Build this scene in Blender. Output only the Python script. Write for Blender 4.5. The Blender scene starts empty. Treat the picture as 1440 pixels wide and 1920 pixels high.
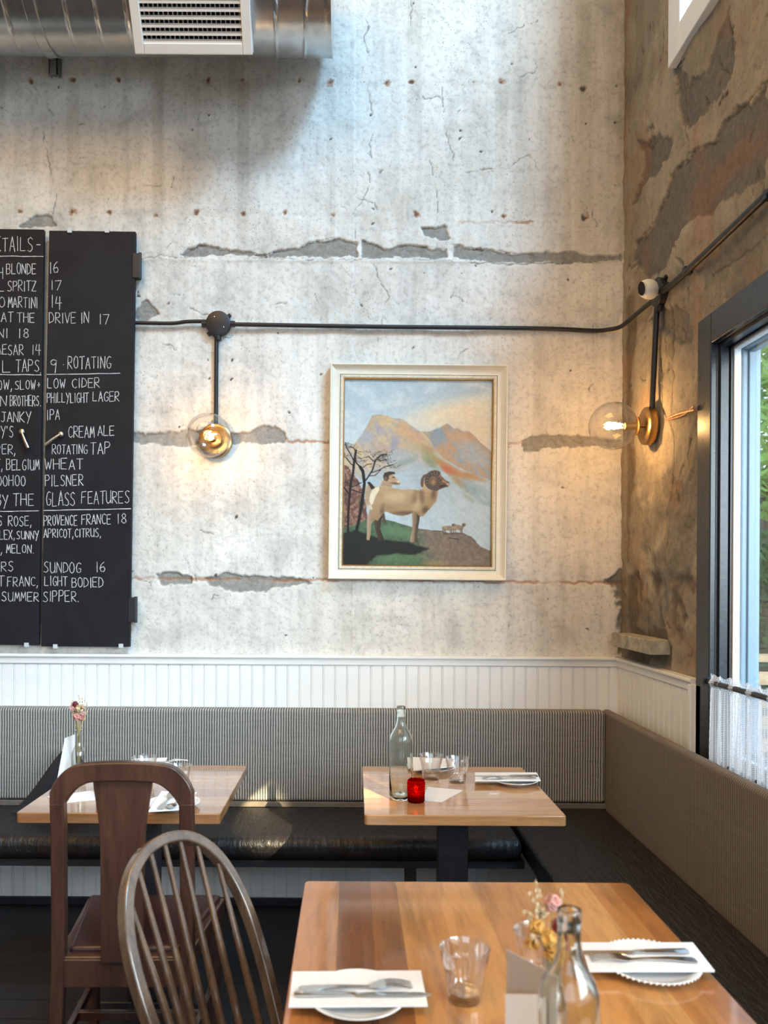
import bpy, math, random
import numpy as np
from mathutils import Vector, Matrix
sc = bpy.context.scene
col = sc.collection
R = math.radians
# ------------------------------------------------------------------ camera
EYE = 1.45          # camera height; the camera stands at the origin and looks along +Y
F = 1500.0; CX = 660.0; CY = 1090.0; ROLL = 0.006
cam_d = bpy.data.cameras.new('camera'); cam = bpy.data.objects.new('camera', cam_d); col.objects.link(cam)
cam.location = (0, 0, EYE); cam.rotation_euler = (R(90), -ROLL, 0)
cam_d.sensor_width = 36; cam_d.sensor_fit = 'AUTO'; cam_d.lens = F/1920*36
cam_d.shift_x = (720-CX)/1920; cam_d.shift_y = (CY-960)/1920
cam_d.clip_start = .05; cam_d.clip_end = 200
cam_d.dof.use_dof = True; cam_d.dof.focus_distance = 3.1; cam_d.dof.aperture_fstop = 4.2
sc.camera = cam
# ------------------------------------------------------------------ view
sc.view_settings.view_transform = 'Standard'; sc.view_settings.look = 'None'
sc.view_settings.gamma = 1; sc.view_settings.use_curve_mapping = False
sc.view_settings.exposure = -0.26
# ------------------------------------------------------------------ world
w = bpy.data.worlds.new('sky'); sc.world = w; w.use_nodes = True
nt = w.node_tree; nt.nodes.clear()
wo = nt.nodes.new('ShaderNodeOutputWorld'); wb = nt.nodes.new('ShaderNodeBackground')
wt = nt.nodes.new('ShaderNodeTexCoord'); wx = nt.nodes.new('ShaderNodeSeparateXYZ'); wr = nt.nodes.new('ShaderNodeValToRGB')
wr.color_ramp.elements[0].position = 0.0; wr.color_ramp.elements[0].color = (.80, .86, .90, 1)
wr.color_ramp.elements[1].position = .7; wr.color_ramp.elements[1].color = (.42, .62, .90, 1)
nt.links.new(wt.outputs['Generated'], wx.inputs[0]); nt.links.new(wx.outputs['Z'], wr.inputs[0])
nt.links.new(wr.outputs[0], wb.inputs[0]); nt.links.new(wb.outputs[0], wo.inputs[0])
wb.inputs[1].default_value = 2.3
# ------------------------------------------------------------------ large lights (daylight through the windows, the dining room's warm ceiling lights)
def area(name, loc, direction, sx, sy, power, color, spread=180):
    l = bpy.data.lights.new(name, 'AREA'); l.shape = 'RECTANGLE'; l.size = sx; l.size_y = sy
    l.energy = power; l.color = color; l.spread = R(spread)
    o = bpy.data.objects.new(name, l); col.objects.link(o); o.location = loc
    o.rotation_euler = Vector(direction).to_track_quat('-Z', 'Y').to_euler()
    return o
COOL = (.40, .70, 1.0); WARM = (1.0, .57, .18)
area('daylight_street_window', (3.3, -1.2, 2.3), (-1, 1.1, -.05), 3.0, 1.8, 430, (.82, .92, 1.0))
area('daylight_high_window', (5.2, -4.6, 11.0), (-5.3, 8.2, -8.1), 3.4, 3.0, 3500, COOL)
area('daylight_rear_window', (-.6, -3.35, 2.5), (0, 1, -.05), 3.6, 2.2, 48, (.52, .76, 1.0))
area('warm_ceiling_lights', (-1.8, -.4, 5.6), (0, .1, -1), 3.0, 3.0, 235, WARM)
def beam(name, loc, target, power, angle, blend, color, size=.02):
    l = bpy.data.lights.new(name, 'SPOT'); l.energy = power; l.spot_size = R(angle); l.spot_blend = blend
    l.color = color; l.shadow_soft_size = size
    o = bpy.data.objects.new(name, l); col.objects.link(o); o.location = loc
    o.rotation_euler = (Vector(target)-Vector(loc)).to_track_quat('-Z', 'Y').to_euler()
beam('sun_glint_through_window', (3.9, -4.2, 4.7), (-.36, 3.27, .485), 40000, 2.5, .75, (1.0, .80, .50))

# ------------------------------------------------------------------ projection helpers (pixels of the photograph -> points in the room)
def unroll(px, py):
    dx, dy = px-CX, py-CY
    return dx+dy*ROLL, dy-dx*ROLL
def P(px, py, d):                    # point at depth d
    dx, dy = unroll(px, py); return (dx*d/F, d, EYE-dy*d/F)
def T(px, py, z):                    # point on the horizontal plane z
    dx, dy = unroll(px, py); d = (EYE-z)*F/dy; return (dx*d/F, d, z)
def RW(px, py, x):                   # point on the plane of constant x
    dx, dy = unroll(px, py); d = x*F/dx; return (x, d, EYE-dy*d/F)
D = 3.6; XR = 1.212; CEIL = 7.0; XL = -4.6; YR = -3.6
def WX(px, py=1090): return P(px, py, D)[0]
def WZ(py, px=660): return P(px, py, D)[2]

# ------------------------------------------------------------------ mesh helper
class M:
    def __init__(s): s.v = []; s.f = []
    def add(s, vs, fs):
        n = len(s.v); s.v += [tuple(p) for p in vs]; s.f += [tuple(n+i for i in f) for f in fs]; return s
    def box(s, x0, x1, y0, y1, z0, z1):
        return s.add([(x0,y0,z0),(x1,y0,z0),(x1,y1,z0),(x0,y1,z0),(x0,y0,z1),(x1,y0,z1),(x1,y1,z1),(x0,y1,z1)],
                     [(0,3,2,1),(4,5,6,7),(0,1,5,4),(1,2,6,5),(2,3,7,6),(3,0,4,7)])
    def tube(s, pts, r, n=12, closed=False, flat=None, up=(0,0,1)):
        pts = [Vector(p) for p in pts]; m = len(pts); rings = []
        nrm = None
        for i, p in enumerate(pts):
            if closed: t = pts[(i+1) % m]-pts[i-1]
            else: t = pts[min(i+1, m-1)]-pts[max(i-1, 0)]
            t.normalize()
            if flat is not None:
                a = Vector(flat); a = (a-t*a.dot(t)).normalized()
            else:
                if nrm is None:
                    a = Vector(up); 
                    if abs(a.dot(t)) > .9: a = Vector((1,0,0))
                    a = (a-t*a.dot(t)).normalized()
                else: a = (nrm-t*nrm.dot(t)).normalized()
            nrm = a; b = t.cross(a)
            ri = r[i] if isinstance(r, (list, tuple)) and isinstance(r[0], (list, tuple)) else ((r[i], r[i]) if isinstance(r, list) else (r if isinstance(r, tuple) else (r, r)))
            rings.append([p+a*math.cos(2*math.pi*k/n)*ri[0]+b*math.sin(2*math.pi*k/n)*ri[1] for k in range(n)])
        vs = [q for g in rings for q in g]; fs = []
        for i in range(m if closed else m-1):
            j = (i+1) % m
            for k in range(n):
                l = (k+1) % n; fs.append((i*n+k, i*n+l, j*n+l, j*n+k))
        if not closed: fs += [tuple(range(n-1, -1, -1)), tuple((m-1)*n+k for k in range(n))]
        return s.add(vs, fs)
    def lathe(s, prof, n=32, c=(0,0,0), axis='Z', mod=None):
        vs = []; fs = []
        for (r, z) in prof:
            for k in range(n):
                a = 2*math.pi*k/n; rr = mod(r, z, a) if mod else r
                x, y = rr*math.cos(a), rr*math.sin(a)
                q = (x, y, z) if axis == 'Z' else ((x, -z, y) if axis == '-Y' else (-z, x, y))
                vs.append((q[0]+c[0], q[1]+c[1], q[2]+c[2]))
        m = len(prof)
        for i in range(m-1):
            for k in range(n):
                l = (k+1) % n; fs.append((i*n+k, i*n+l, (i+1)*n+l, (i+1)*n+k))
        if prof[0][0] > 1e-5: fs.append(tuple(range(n-1, -1, -1)))
        if prof[-1][0] > 1e-5: fs.append(tuple((m-1)*n+k for k in range(n)))
        return s.add(vs, fs)
    def prism(s, outline, h0, h1, axis='Z'):      # outline in the two other axes
        n = len(outline)
        def q(a, b, h): return (a, b, h) if axis == 'Z' else ((a, h, b) if axis == 'Y' else (h, a, b))
        vs = [q(a, b, h0) for a, b in outline]+[q(a, b, h1) for a, b in outline]
        fs = [tuple(range(n-1, -1, -1)), tuple(range(n, 2*n))]+[(i, (i+1) % n, n+(i+1) % n, n+i) for i in range(n)]
        return s.add(vs, fs)
    def sphere(s, c, r, n=16, m=10, sc_=(1,1,1)):
        pr = [(max(1e-6, math.sin(math.pi*i/m))*r, -math.cos(math.pi*i/m)*r) for i in range(m+1)]
        k = len(s.v); s.lathe(pr, n)
        for i in range(k, len(s.v)):
            v = s.v[i]; s.v[i] = (v[0]*sc_[0]+c[0], v[1]*sc_[1]+c[1], v[2]*sc_[2]+c[2])
        return s
    def xf(s, mat):
        s.v = [tuple(mat @ Vector(p)) for p in s.v]; return s
    def build(s, name, mat, parent=None, loc=None, smooth=True, bevel=0, subsurf=0, seg=2, angle=35):
        me = bpy.data.meshes.new(name); me.from_pydata(s.v, [], s.f); me.validate()
        import bmesh
        bm = bmesh.new(); bm.from_mesh(me); bmesh.ops.recalc_face_normals(bm, faces=bm.faces); bm.to_mesh(me); bm.free()
        if mat: me.materials.append(mat)
        if smooth:
            me.polygons.foreach_set('use_smooth', [True]*len(me.polygons))
            if not subsurf: me.set_sharp_from_angle(angle=R(angle))
        o = bpy.data.objects.new(name, me); col.objects.link(o)
        if parent: o.parent = parent
        if loc: o.location = loc
        if bevel:
            b = o.modifiers.new('bevel', 'BEVEL'); b.width = bevel; b.segments = seg; b.limit_method = 'ANGLE'
            b.harden_normals = True
        if subsurf:
            b = o.modifiers.new('sub', 'SUBSURF'); b.levels = b.render_levels = subsurf
        return o
def tag(o, label=None, cat=None, group=None, kind=None):
    if label: o['label'] = label
    if cat: o['category'] = cat
    if group: o['group'] = group
    if kind: o['kind'] = kind
    return o
def struct(o): o['kind'] = 'structure'; return o
def thing(name, label, cat, loc=(0,0,0), rz=0, group=None, rot=None):
    o = bpy.data.objects.new(name, None); col.objects.link(o); o.empty_display_size = .05
    o.location = loc; o.rotation_euler = rot if rot else (0, 0, rz)
    return tag(o, label, cat, group)
def dup(root, loc, rz, label, group=None):
    r = root.copy(); col.objects.link(r); r.location = loc; r.rotation_euler = (0, 0, rz)
    r['label'] = label
    if group: r['group'] = group
    for ch in list(root.children):
        c = ch.copy(); col.objects.link(c); c.parent = r
        for g in list(ch.children):
            d = g.copy(); col.objects.link(d); d.parent = c
    return r

# ------------------------------------------------------------------ material helpers
class N:
    def __init__(s, name):
        s.m = bpy.data.materials.new(name); s.m.use_nodes = True; s.t = s.m.node_tree; s.t.nodes.clear()
        s.out = s.t.nodes.new('ShaderNodeOutputMaterial')
    def n(s, typ, **kw):
        x = s.t.nodes.new(typ)
        for k, v in kw.items():
            if k.startswith('i_'): 
                key = k[2:]; key = int(key) if key.isdigit() else key.replace('_', ' ')
                s.set(x.inputs[key], v)
            else: setattr(x, k, v)
        return x
    def set(s, sock, v):
        if hasattr(v, 'is_output'): s.t.links.new(v, sock)
        elif isinstance(v, (tuple, list)) and len(v) == 3 and sock.type == 'RGBA': sock.default_value = (*v, 1)
        else: sock.default_value = v
    def pos(s, scale=(1,1,1), rot=(0,0,0), off=(0,0,0), kind='Object'):
        tc = s.n('ShaderNodeTexCoord'); mp = s.n('ShaderNodeMapping'); s.t.links.new(tc.outputs[kind], mp.inputs[0])
        mp.inputs['Scale'].default_value = scale; mp.inputs['Rotation'].default_value = rot; mp.inputs['Location'].default_value = off
        return mp.outputs[0]
    def noise(s, vec, scale, detail=4, rough=.55, dist=0):
        x = s.n('ShaderNodeTexNoise'); s.set(x.inputs['Vector'], vec); x.inputs['Scale'].default_value = scale
        x.inputs['Detail'].default_value = detail; x.inputs['Roughness'].default_value = rough; x.inputs['Distortion'].default_value = dist
        return x.outputs[0]
    def vor(s, vec, scale, feature='F1', rnd=1):
        x = s.n('ShaderNodeTexVoronoi', feature=feature); s.set(x.inputs['Vector'], vec); x.inputs['Scale'].default_value = scale
        x.inputs['Randomness'].default_value = rnd; return x.outputs['Distance']
    def ramp(s, fac, stops, interp='LINEAR'):
        x = s.n('ShaderNodeValToRGB'); s.set(x.inputs[0], fac); r = x.color_ramp; r.interpolation = interp
        while len(r.elements) < len(stops): r.elements.new(.5)
        for e, (p, c) in zip(r.elements, stops):
            e.position = p; e.color = (c, c, c, 1) if isinstance(c, (int, float)) else (*c, 1)
        return x.outputs[0]
    def mix(s, fac, a, b, blend='MIX'):
        x = s.n('ShaderNodeMix', data_type='RGBA', blend_type=blend); s.set(x.inputs[0], fac); s.set(x.inputs[6], a); s.set(x.inputs[7], b)
        return x.outputs[2]
    def math(s, op, a, b=0, c=None, clamp=False):
        x = s.n('ShaderNodeMath', operation=op, use_clamp=clamp); s.set(x.inputs[0], a); s.set(x.inputs[1], b)
        if c is not None: s.set(x.inputs[2], c)
        return x.outputs[0]
    def sep(s, vec):
        x = s.n('ShaderNodeSeparateXYZ'); s.set(x.inputs[0], vec); return x.outputs
    def bump(s, h, strength=.3, dist=.01, normal=None):
        x = s.n('ShaderNodeBump'); s.set(x.inputs['Height'], h); x.inputs['Strength'].default_value = strength
        x.inputs['Distance'].default_value = dist
        if normal: s.set(x.inputs['Normal'], normal)
        return x.outputs[0]
    def attr(s, name):
        x = s.n('ShaderNodeAttribute'); x.attribute_name = name; return x
    def bsdf(s, color, rough=.5, metal=0, normal=None, spec=None, coat=0, trans=0, ior=None, emit=None, estr=0, sheen=0):
        b = s.n('ShaderNodeBsdfPrincipled'); s.set(b.inputs['Base Color'], color); s.set(b.inputs['Roughness'], rough)
        s.set(b.inputs['Metallic'], metal)
        if normal: s.set(b.inputs['Normal'], normal)
        if spec is not None: b.inputs['Specular IOR Level'].default_value = spec
        if coat: b.inputs['Coat Weight'].default_value = coat; b.inputs['Coat Roughness'].default_value = .06
        if trans: b.inputs['Transmission Weight'].default_value = trans
        if ior: b.inputs['IOR'].default_value = ior
        if sheen: b.inputs['Sheen Weight'].default_value = sheen
        if emit: s.set(b.inputs['Emission Color'], emit); b.inputs['Emission Strength'].default_value = estr
        s.t.links.new(b.outputs[0], s.out.inputs[0]); return s.m
def plain(name, color, rough=.5, metal=0, nscale=30, var=.12, bump=.05, **kw):
    n = N(name); p = n.pos(); f = n.noise(p, nscale, 4)
    c = n.mix(n.ramp(f, [(.3, 0), (.7, 1)]), tuple(x*(1-var) for x in color), tuple(min(1, x*(1+var)) for x in color))
    rr = n.math('MULTIPLY_ADD', f, .16, max(0, rough-.08))
    return n.bsdf(c, rr, metal, normal=n.bump(f, bump, .003) if bump else None, **kw)

def thin_glass(name, tint=(1,1,1), base=.04, rough=.0, edge=.8, refl=.75, power=4.0):
    """thin clear glass: mirror reflection growing, and the tint deepening, towards grazing view"""
    n = N(name); lw = n.n('ShaderNodeLayerWeight'); lw.inputs[0].default_value = .5
    fr = n.math('POWER', lw.outputs['Facing'], power)
    t = n.n('ShaderNodeBsdfTransparent'); n.set(t.inputs[0], n.mix(n.math('POWER', lw.outputs['Facing'], 3.0), tint, tuple(v*edge for v in tint)))
    g = n.n('ShaderNodeBsdfGlossy'); g.inputs['Roughness'].default_value = rough; g.inputs[0].default_value = (1, 1, 1, 1)
    mx = n.n('ShaderNodeMixShader'); n.set(mx.inputs[0], n.math('MULTIPLY_ADD', fr, refl, base, clamp=True))
    n.t.links.new(t.outputs[0], mx.inputs[1]); n.t.links.new(g.outputs[0], mx.inputs[2]); n.t.links.new(mx.outputs[0], n.out.inputs[0])
    return n.m

def wood(name, tones, axis='x', planks=None, grain=(1, 14, 14), rough=.28, coat=.6, gcol=.72, size=1, bands=None):
    """planked or plain timber; bands = [(position, rgb)] constant across the boards"""
    n = N(name); p = n.pos(); s = n.sep(p)
    gv = n.n('ShaderNodeMapping'); n.set(gv.inputs[0], p); gv.inputs['Scale'].default_value = grain
    big = n.noise(gv.outputs[0], 1.6*size, 6, .6, 1.2); fine = n.noise(gv.outputs[0], 9*size, 5, .65, .4)
    if bands:
        co = s[1] if axis == 'x' else s[0]
        lo, hi = bands[0]
        f = n.math('DIVIDE', n.math('SUBTRACT', co, lo), hi-lo)
        base = n.ramp(f, bands[2], 'CONSTANT')
    else: base = n.mix(n.ramp(big, [(.3, 0), (.7, 1)]), tones[0], tones[1])
    v = n.ramp(big, [(.25, gcol), (.5, 1.0), (.8, 1.12)])
    c = n.mix(1, base, v, 'MULTIPLY')
    c = n.mix(.55, c, n.mix(1, c, n.ramp(fine, [(.3, .62), (.55, 1.05)]), 'MULTIPLY'))
    rr = n.math('MULTIPLY_ADD', fine, .12, rough-.06)
    return n.bsdf(c, rr, normal=n.bump(fine, .04, .002), coat=coat)
# ------------------------------------------------------------------ numpy noise for the cast walls and the painting
def vnoise(x, y, seed):
    rs = np.random.RandomState(seed); t = rs.rand(257, 257)
    xi = np.floor(x).astype(int); yi = np.floor(y).astype(int); fx = x-xi; fy = y-yi
    fx = fx*fx*(3-2*fx); fy = fy*fy*(3-2*fy); xi %= 256; yi %= 256
    a = t[xi, yi]; b = t[xi+1, yi]; c = t[xi, yi+1]; d = t[xi+1, yi+1]
    return (a*(1-fx)+b*fx)*(1-fy)+(c*(1-fx)+d*fx)*fy
def fbm(x, y, scale, seed, octv=5, rough=.55):
    r = np.zeros_like(x); a = 1; tot = 0
    for i in range(octv):
        r += a*vnoise(x*scale*2**i+13.7*i, y*scale*2**i+7.1*i, seed+i); tot += a; a *= rough
    return r/tot
def seg_dist(x, y, pts, closed=False, lim=.12):
    d = np.full(x.shape, lim, dtype=np.float64); pts = list(pts)
    if closed: pts = pts+[pts[0]]
    for (ax, ay), (bx, by) in zip(pts[:-1], pts[1:]):
        m = (x > min(ax, bx)-lim) & (x < max(ax, bx)+lim) & (y > min(ay, by)-lim) & (y < max(ay, by)+lim)
        if not m.any(): continue
        px = x[m]; py = y[m]; vx, vy = bx-ax, by-ay; l = vx*vx+vy*vy+1e-12
        t = np.clip(((px-ax)*vx+(py-ay)*vy)/l, 0, 1)
        dd = np.hypot(px-ax-t*vx, py-ay-t*vy); d[m] = np.minimum(d[m], dd)
    return d
def inside(x, y, pts):
    r = np.zeros(x.shape, bool); n = len(pts)
    for i in range(n):
        ax, ay = pts[i]; bx, by = pts[(i+1) % n]
        if ay == by: continue
        c = ((ay > y) != (by > y)) & (x < (bx-ax)*(y-ay)/(by-ay)+ax); r ^= c
    return r
def sdf(x, y, pts, lim=.12):
    d = seg_dist(x, y, pts, True, lim); return np.where(inside(x, y, pts), d, -d)
def smooth(e0, e1, v):
    t = np.clip((v-e0)/(e1-e0), 0, 1); return t*t*(3-2*t)

# ------------------------------------------------------------------ stained board-marked plaster, shared by the rear and the right wall
def wall_material(name, base_a, base_b, patchc, stain):
    n = N(name); p = n.pos()
    a1 = n.attr('marks'); a2 = n.attr('tints')
    s1 = n.sep(a1.outputs['Vector']); s2 = n.sep(a2.outputs['Vector'])
    big = n.noise(p, 1.3, 7, .62, .5); mid = n.noise(p, 6, 6, .62, .6); fine = n.noise(p, 45, 5, .7); grit = n.noise(p, 190, 3, .6)
    c = n.mix(n.ramp(big, [(.36, 0), (.66, 1)]), base_a, base_b)
    c = n.mix(1, c, n.ramp(mid, [(.28, .76), (.47, .98), (.75, 1.09)]), 'MULTIPLY')
    sv = n.n('ShaderNodeMapping'); n.set(sv.inputs[0], p); sv.inputs['Scale'].default_value = (9, 9, .6)
    streak = n.noise(sv.outputs[0], 2.0, 5, .6)
    c = n.mix(.8, c, n.mix(1, c, n.ramp(streak, [(.3, .80), (.55, 1.0), (.8, 1.06)]), 'MULTIPLY'))
    c = n.mix(.55, c, n.mix(1, c, n.ramp(fine, [(.34, .55), (.5, 1.0)]), 'MULTIPLY'))
    # small pits left by air bubbles, only where the plaster is rough
    pits = n.vor(p, 55); rough_zone = n.ramp(n.noise(p, 3.1, 4), [(.46, 0), (.62, 1)])
    pm = n.math('MULTIPLY', n.ramp(pits, [(.10, 1), (.2, 0)]), rough_zone)
    c = n.mix(n.math('MULTIPLY', pm, .42), c, (.13, .12, .10))
    c = n.mix(n.math('MULTIPLY', s2[0], .8), c, n.mix(1, c, stain, 'MULTIPLY'))         # stains and darker strips
    c = n.mix(s2[1], c, (.82, .82, .80))                                                       # fresh filler
    pc = n.mix(n.ramp(fine, [(.3, 0), (.7, 1)]), tuple(v*.72 for v in patchc), tuple(v*1.25 for v in patchc))
    c = n.mix(s1[0], c, pc)
    c = n.mix(n.math('MULTIPLY', s1[2], .75), c, (.36, .15, .06))                                  # rust
    c = n.mix(n.math('MULTIPLY', s1[1], .85), c, (.09, .075, .06))                                   # open cracks
    c = n.mix(n.math('MULTIPLY', s2[2], .9), c, (.05, .035, .03))                                  # drilled holes
    h = n.math('ADD', n.math('MULTIPLY', mid, 1.0), n.math('MULTIPLY', fine, .35))
    h = n.math('ADD', h, n.math('MULTIPLY', grit, n.math('MULTIPLY_ADD', s1[0], .35, .07)))
    h = n.math('SUBTRACT', h, n.math('MULTIPLY', pm, .4))
    return n.bsdf(c, .82, normal=n.bump(h, .55, .008), spec=.25)
M_wall_back = wall_material('stained_plaster', (.62, .60, .55), (.75, .74, .70), (.27, .265, .245), (.60, .565, .50))
M_wall_right = wall_material('old_brown_plaster', (.28, .24, .185), (.43, .375, .285), (.155, .14, .12), (.40, .35, .30))

def grid_wall(name, us, vs, place, fields, mat, hole=None):
    U, V = np.meshgrid(us, vs, indexing='ij'); nu, nv = U.shape
    disp, marks, tints = fields(U, V)
    X, Y, Z = place(U, V, disp)
    co = np.stack([X, Y, Z], -1).reshape(-1, 3).astype(np.float32)
    i = np.arange(nu-1)[:, None]; j = np.arange(nv-1)[None, :]
    a = i*nv+j; q = np.stack([a, a+nv, a+nv+1, a+1], -1)
    keep = np.ones((nu-1, nv-1), bool)
    if hole is not None:
        uc = (us[:-1]+us[1:])/2; vc = (vs[:-1]+vs[1:])/2
        UC, VC = np.meshgrid(uc, vc, indexing='ij')
        for (u0, u1, v0, v1) in hole: keep &= ~((UC > u0) & (UC < u1) & (VC > v0) & (VC < v1))
    q = q[keep].reshape(-1, 4).astype(np.int32); nf = len(q)
    me = bpy.data.meshes.new(name); me.vertices.add(len(co)); me.vertices.foreach_set('co', co.ravel())
    me.loops.add(nf*4); me.loops.foreach_set('vertex_index', q.ravel())
    me.polygons.add(nf); me.polygons.foreach_set('loop_start', np.arange(nf, dtype=np.int32)*4)
    me.polygons.foreach_set('loop_total', np.full(nf, 4, np.int32)); me.polygons.foreach_set('use_smooth', np.ones(nf, bool))
    me.update(calc_edges=True)
    for nm, arr in (('marks', marks), ('tints', tints)):
        at = me.attributes.new(nm, 'FLOAT_VECTOR', 'POINT')
        at.data.foreach_set('vector', np.stack(arr, -1).reshape(-1, 3).astype(np.float32).ravel())
    me.materials.append(mat)
    o = bpy.data.objects.new(name, me); col.objects.link(o); return struct(o)

rng = random.Random(5)
def wander(u, v, n, step, ang, wob):
    pts = [(u, v)]; a = ang
    for _ in range(n):
        a += rng.uniform(-wob, wob); a = ang+(a-ang)*.8
        u += math.cos(a)*step; v += math.sin(a)*step; pts.append((u, v))
    return pts
def wp(lst): return [(P(x, y, D)[0], P(x, y, D)[2]) for x, y in lst]
patches = [wp(l) for l in (
    [(338,478),(345,468),(372,458),(400,464),(430,470),(500,476),(500,482),(420,480),(340,484)],
    [(503,479),(520,470),(560,464),(578,454),(630,447),(670,456),(672,483),(590,482),(505,483)],
    [(677,450),(700,458),(720,466),(780,461),(836,468),(838,484),(780,484),(677,484)],
    [(848,458),(880,463),(900,467),(960,474),(1000,477),(1060,470),(1100,476),(1166,480),(1166,489),(1060,492),(980,494),(900,489),(850,482)],
    [(790,428),(832,424),(842,446),(838,450),(796,444)],
    [(246,812),(300,812),(350,806),(400,812),(462,812),(482,802),(500,798),(530,806),(542,822),(530,833),(440,832),(350,838),(290,832),(246,832)],
    [(975,822),(1010,813),(1060,814),(1110,815),(1168,822),(1168,836),(1080,838),(1020,840),(985,846)],
    [(293,1078),(320,1073),(355,1080),(357,1094),(300,1097)],
    [(380,1083),(430,1075),(500,1081),(560,1084),(586,1094),(540,1099),(500,1110),(440,1108),(390,1100)],
    [(30,424),(60,408),(98,402),(104,424),(60,428)],
    [(250,592),(272,560),(300,590),(262,606)])]
cracks = [wp(l) for l in (
    [(673,0),(682,30),(693,49),(682,71),(688,90),(691,118),(697,146),(690,165),(694,190),(700,213),(706,228),(700,250),(692,272),(697,300),(690,320),(694,345),(678,380),(658,404),(664,425),(667,447)],
    [(806,300),(812,330),(818,355),(822,387),(816,420)],
    [(858,312),(871,327),(905,318),(955,316),(972,300),(990,291),(1002,298),(1009,322)],
    [(771,0),(771,53)],[(830,165),(832,208)],[(843,235),(836,250),(852,300)],
    [(700,495),(709,520),(722,540),(730,556),(718,580),(716,600),(709,640)],
    [(255,487),(300,480),(345,484),(420,486),(500,484),(560,486),(672,487),(760,486),(838,488),(860,492),(900,492),(960,495),(1060,494),(1166,491)],
    [(0,200),(30,220),(52,215),(80,250),(90,300),(105,370),(100,400)],[(150,232),(190,236)],
    [(60,150),(78,190),(100,215)],[(340,478),(372,458),(400,463),(470,472),(500,479),(530,466),(576,454),(630,446),(670,456)],
    [(677,450),(720,465),(780,460),(838,467)],[(848,458),(900,466),(1000,477)],
    [(1172,0),(1176,80),(1171,170),(1175,260),(1170,350),(1176,430),(1170,520),(1174,600),(1170,700),(1172,900),(1166,1000),(1170,1090)],
    [(355,575),(380,590),(410,588)],[(270,345),(300,352)],[(590,550),(604,590),(600,600)],[(1068,240),(1075,262)])]
for _ in range(60):
    x = rng.uniform(-1.7, 1.15); z = rng.uniform(1.2, 4.1)
    cracks.append(wander(x, z, rng.randint(2, 9), rng.uniform(.006, .018), rng.choice([0, math.pi/2, math.pi/2, -1.1, .8]), 1.1))
rust = [wp(l) for l in ([(240,1084),(470,1087),(600,1088),(950,1091),(1060,1092),(1175,1093)], [(540,828),(620,829)], [(948,830),(985,830)], [(1000,417),(860,416)])]
holes_rust = [wp([h])[0] for h in ((57,150),(136,149),(223,149),(292,155),(391,149),(456,150),(560,153),(620,156),(728,155),(771,155),(888,156),(940,153),(1050,157),
    (37,397),(135,397),(204,399),(290,402),(369,398),(456,401),(534,401),(624,401),(778,402),(945,404),(1100,405))]
holes_dark = [wp([h])[0] for h in ((390,675),(434,675),(390,710),(434,711),(260,545),(260,554),(1094,165),(1094,408),(620,262),(992,262),(700,392),(780,125),(860,208),(783,185),(500,420),(860,262),(1100,230),(1155,160),(1155,228),(1155,345),(795,512),(865,514))]
for _ in range(60): holes_dark.append((rng.uniform(-1.7, 1.15), rng.uniform(1.2, 4.1)))
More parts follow.
